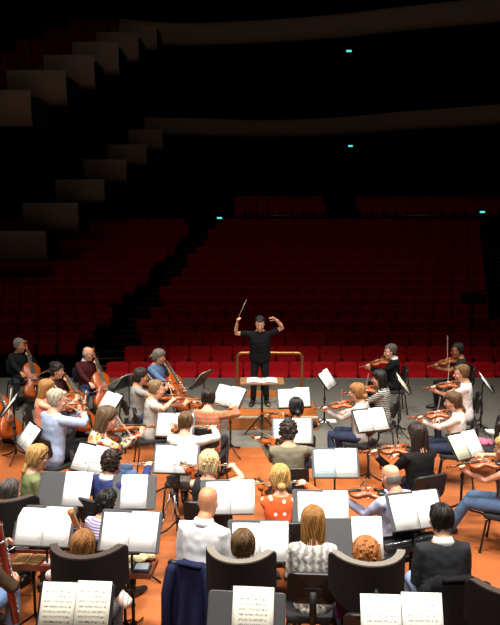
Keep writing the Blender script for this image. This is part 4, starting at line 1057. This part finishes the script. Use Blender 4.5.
def clarinet(loc, label):
    t = thing('clarinet', label, 'clarinet', loc)
    m1 = MB(); m1.tube([(0, 0, .06), (0, 0, .1), (0, 0, .2), (0, 0, .58), (0, 0, .60)], [.03, .02, .0145, .014, .012], 12); m1.build('body', ebony, t)
    m1 = MB(); m1.tube([(0, 0, .6), (0, 0, .66), (0, 0, .69)], [.013, .012, (.012, .004)], 10); m1.build('mouthpiece', ebony, t)
    for z in (.19, .34, .48, .59):
        m1 = MB(); m1.tube([(0, 0, z - .006), (0, 0, z + .006)], .0185, 12); m1.build('ring', chrome, t)
    for i in range(9):
        a = R(200 + (i % 3) * 60); z = .16 + .047 * i
        m1 = MB(); m1.ell((.019 * math.cos(a), .019 * math.sin(a), z), (.011, .011, .012), n=8, k=6); m1.tube([(.018 * math.cos(a), .018 * math.sin(a), z), (.018 * math.cos(a + .5), .018 * math.sin(a + .5), z + .03)], .003, 5); m1.build('key', chrome, t)
    m1 = MB(); m1.tube([(0, 0, .07), (0, 0, .0)], [.012, .016], 8); 
    for k in range(4):
        a = k * PI / 2; m1.box((.06 * math.cos(a), .06 * math.sin(a), .01), (.12 if k % 2 == 0 else .02, .02 if k % 2 == 0 else .12, .016))
    s_ = thing('instrument_peg', 'small peg under the clarinet behind the knitted jumper woman', 'instrument stand', loc); m1.build('peg', black_metal, s_)
    m1 = MB(); m1.tube([(0, 0, .05), (0, 0, .16)], .007, 6); m1.build('pin', black_metal, s_)
    return t
clarinet(at(299.5, 622, .3) * V((1, 1, 0)) if False else V((at(299.5, 612, .4).x, at(299.5, 612, .4).y, 0)), 'black clarinet standing on the floor behind the chair of the knitted jumper woman')

def tray_table(px, py, yaw, label, wd=.62, dp=.3, h=.72, wood='#7c3f22'):
    c = at(px, py, h); t = thing('tray_table', label, 'table', (c.x, c.y, 0), R(yaw), 'small instrument tables')
    m1 = MB(); m1.box((0, 0, h - .008), (wd, dp, .016)); m1.build('top', mat('tray_' + wood[1:], wood, .5, var=.2), t)
    m1 = MB()
    for s in (-1, 1): m1.box((0, s * (dp / 2 - .006), h + .016), (wd, .012, .032)); m1.box((s * (wd / 2 - .006), 0, h + .016), (.012, dp - .024, .032))
    m1.build('rim', mat('tray_' + wood[1:], wood, .5), t)
    m1 = MB(); m1.tube([(0, 0, .1), (0, 0, h - .016)], .014, 8); m1.build('pole', black_metal, t)
    for k in range(3):
        a = R(90 + 120 * k); m1 = MB(); m1.tube([(0, 0, .14), (.25 * math.cos(a), .25 * math.sin(a), .012)], .011, 6); m1.build('leg', black_metal, t)
    return t, c
def small_box(name, lab, cat, t, lx, ly, sz, col, rz=0, lid=None):
    W = M.Translation(t.location) @ M.Rotation(t.rotation_euler[2], 4, 'Z'); p = W @ V((lx, ly, t['h'] if 'h' in t.keys() else 0))
    return p
def put(nm, lab, cat, base, yaw, lx, ly, z, size, col, rz=0, lid=None):
    p = base + M.Rotation(R(yaw), 3, 'Z') @ V((lx, ly, 0)); t = thing(nm, lab, cat, (p.x, p.y, z), R(yaw + rz))
    m1 = MB(); m1.box((0, 0, size[2] / 2), size); m1.build('body', mat('item_' + col[1:], col, .6), t, bevel=.003)
    if lid:
        m1 = MB(); m1.box((0, 0, size[2] + .004), (size[0] * .8, size[1] * .7, .006)); m1.build('inset', mat('item_' + lid[1:], lid, .5), t)
    return t
tb, c = tray_table(33, 561, -5, 'small wooden table with boxes under the left stand', wd=.6, h=.66)
put('reed_case', 'tan wooden reed case on the table at the left', 'case', c, -5, -.1, 0, .6605, (.13, .2, .02), '#b48a56', 4, '#8a5f34')
put('reed_case', 'second tan reed case nearer the red notebook at the left', 'case', c, -5, .04, .0, .6605, (.1, .2, .02), '#a67b4a', -6, '#8f6a3d')
put('notebook', 'red and white notebook on the table at the left', 'notebook', c, -5, .17, -.03, .6605, (.1, .16, .015), '#c33a3a', -10, '#e6dcd6')
tb, c = tray_table(124, 568, -5, 'small table with boxes and cloth under the second stand', wd=.56, h=.66)
put('card_box', 'white card box on the table beside the striped blouse', 'box', c, -5, .02, -.02, .6605, (.1, .16, .03), '#d9d2c0', -10, '#b8ad94')
put('tool_case', 'black case with silver insert on the table edge', 'case', c, -5, .17, -.02, .6605, (.15, .16, .03), '#26262a', 3, '#9aa0a8')
put('eraser', 'pink packet on the table beside the white card box', 'packet', c, -5, -.12, -.05, .6605, (.1, .08, .03), '#d98a86', 8)
mb = MB()
for i in range(7): mb.ell((random.uniform(-.1, .1), random.uniform(-.04, .04), .0), (.06, .045, .03))
o = link_mesh('cleaning_cloth', organic(mb, .01, 2, .02, 20), fabric('#b5a67e'), None); o.location = c + V((.12, .1, .035)); tag(o, 'crumpled beige cloth at the back of the small table', 'cloth')
tb, c = tray_table(411, 543, 14, 'black tray table under the stand of the man in charcoal', wd=.6, dp=.26, h=.7, wood='#1c1c1e')
t = thing('flute', 'silver flute lying on the black tray table', 'flute', (c.x, c.y, .722), R(20))
m1 = MB(); m1.tube([(-.3, 0, 0), (.27, 0, 0)], .0095, 10); m1.build('tube', chrome, t)
for i in range(8): m1 = MB(); m1.tube([(-.2 + .045 * i, 0, .009), (-.2 + .045 * i, 0, .014)], .009, 8); m1.build('key', chrome, t)
put('phone', 'dark phone lying on the wood floor beside the central shield', 'phone', V((at(276, 575, .01).x, at(276, 575, .01).y, 0)), 8, 0, 0, .001, (.085, .16, .012), '#1a1a1d', 0, '#3a3d44')

# silver camera tripod between the stands
c = at(173, 538, 0); t = thing('camera_tripod', 'silver tripod with a small black camera beside the bald man', 'tripod', (c.x, c.y, 0)); t.scale = (.8, .8, .74)
for k in range(3):
    a = R(80 + 120 * k); q = V((math.cos(a), math.sin(a), 0))
    m1 = MB(); m1.tube([V((0, 0, .74)) + q * .03, V((0, 0, .38)) + q * .13], .015, 8); m1.tube([V((0, 0, .4)) + q * .125, V((0, 0, .015)) + q * .23], .011, 8); m1.build('leg', chrome, t)
    m1 = MB(); m1.tube([V((0, 0, .36)) + q * .135, V((0, 0, .41)) + q * .122], .019, 8); m1.build('clamp', black_plastic, t)
    m1 = MB(); m1.ell(V((0, 0, .015)) + q * .232, (.018, .018, .014)); m1.build('foot', black_plastic, t)
m1 = MB(); m1.tube([(0, 0, .3), (0, 0, .86)], .012, 8); m1.build('centre_column', chrome, t)
m1 = MB(); m1.tube([(0, 0, .7), (0, 0, .78)], .04, 10); m1.build('collar', black_plastic, t)
m1 = MB(); m1.ell((0, 0, .89), (.035, .035, .035)); m1.box((0, 0, .93), (.08, .06, .015)); m1.tube([(0, -.02, .9), (-.05, -.16, .84)], .008, 6); m1.build('head', black_plastic, t)
t2 = thing('camera', 'small black recorder mounted on the silver tripod', 'camera', (c.x, c.y, .695), R(20))
m1 = MB(); m1.box((0, 0, .035), (.12, .06, .07)); m1.build('body', mat('camera_body', '#3a3a3e', .4), t2, bevel=.006)
m1 = MB(); m1.tube([(0, .03, .035), (0, .07, .035)], .025, 12); m1.build('lens', black_plastic, t2)
# white paper lying on the grey floor by a stand
p = at(328, 421, .002); mb = MB(); mb.box((0, 0, .001), (.3, .22, .002)); o = mb.build('loose_paper', PAPER['faint'], None, (p.x, p.y, .001)); tag(o, 'white sheet of paper lying on the grey floor by a stand', 'paper')
p = at(497, 430, .1); t = thing('paper_roll', 'white rolled papers lying on the grey floor at the right', 'papers', (p.x, p.y, .0), R(-25))
m1 = MB(); m1.tube([(-.2, 0, .05), (.2, 0, .05)], .05, 12); m1.build('roll', PAPER['blank'], t)
bpy.data.scenes.remove(TS)
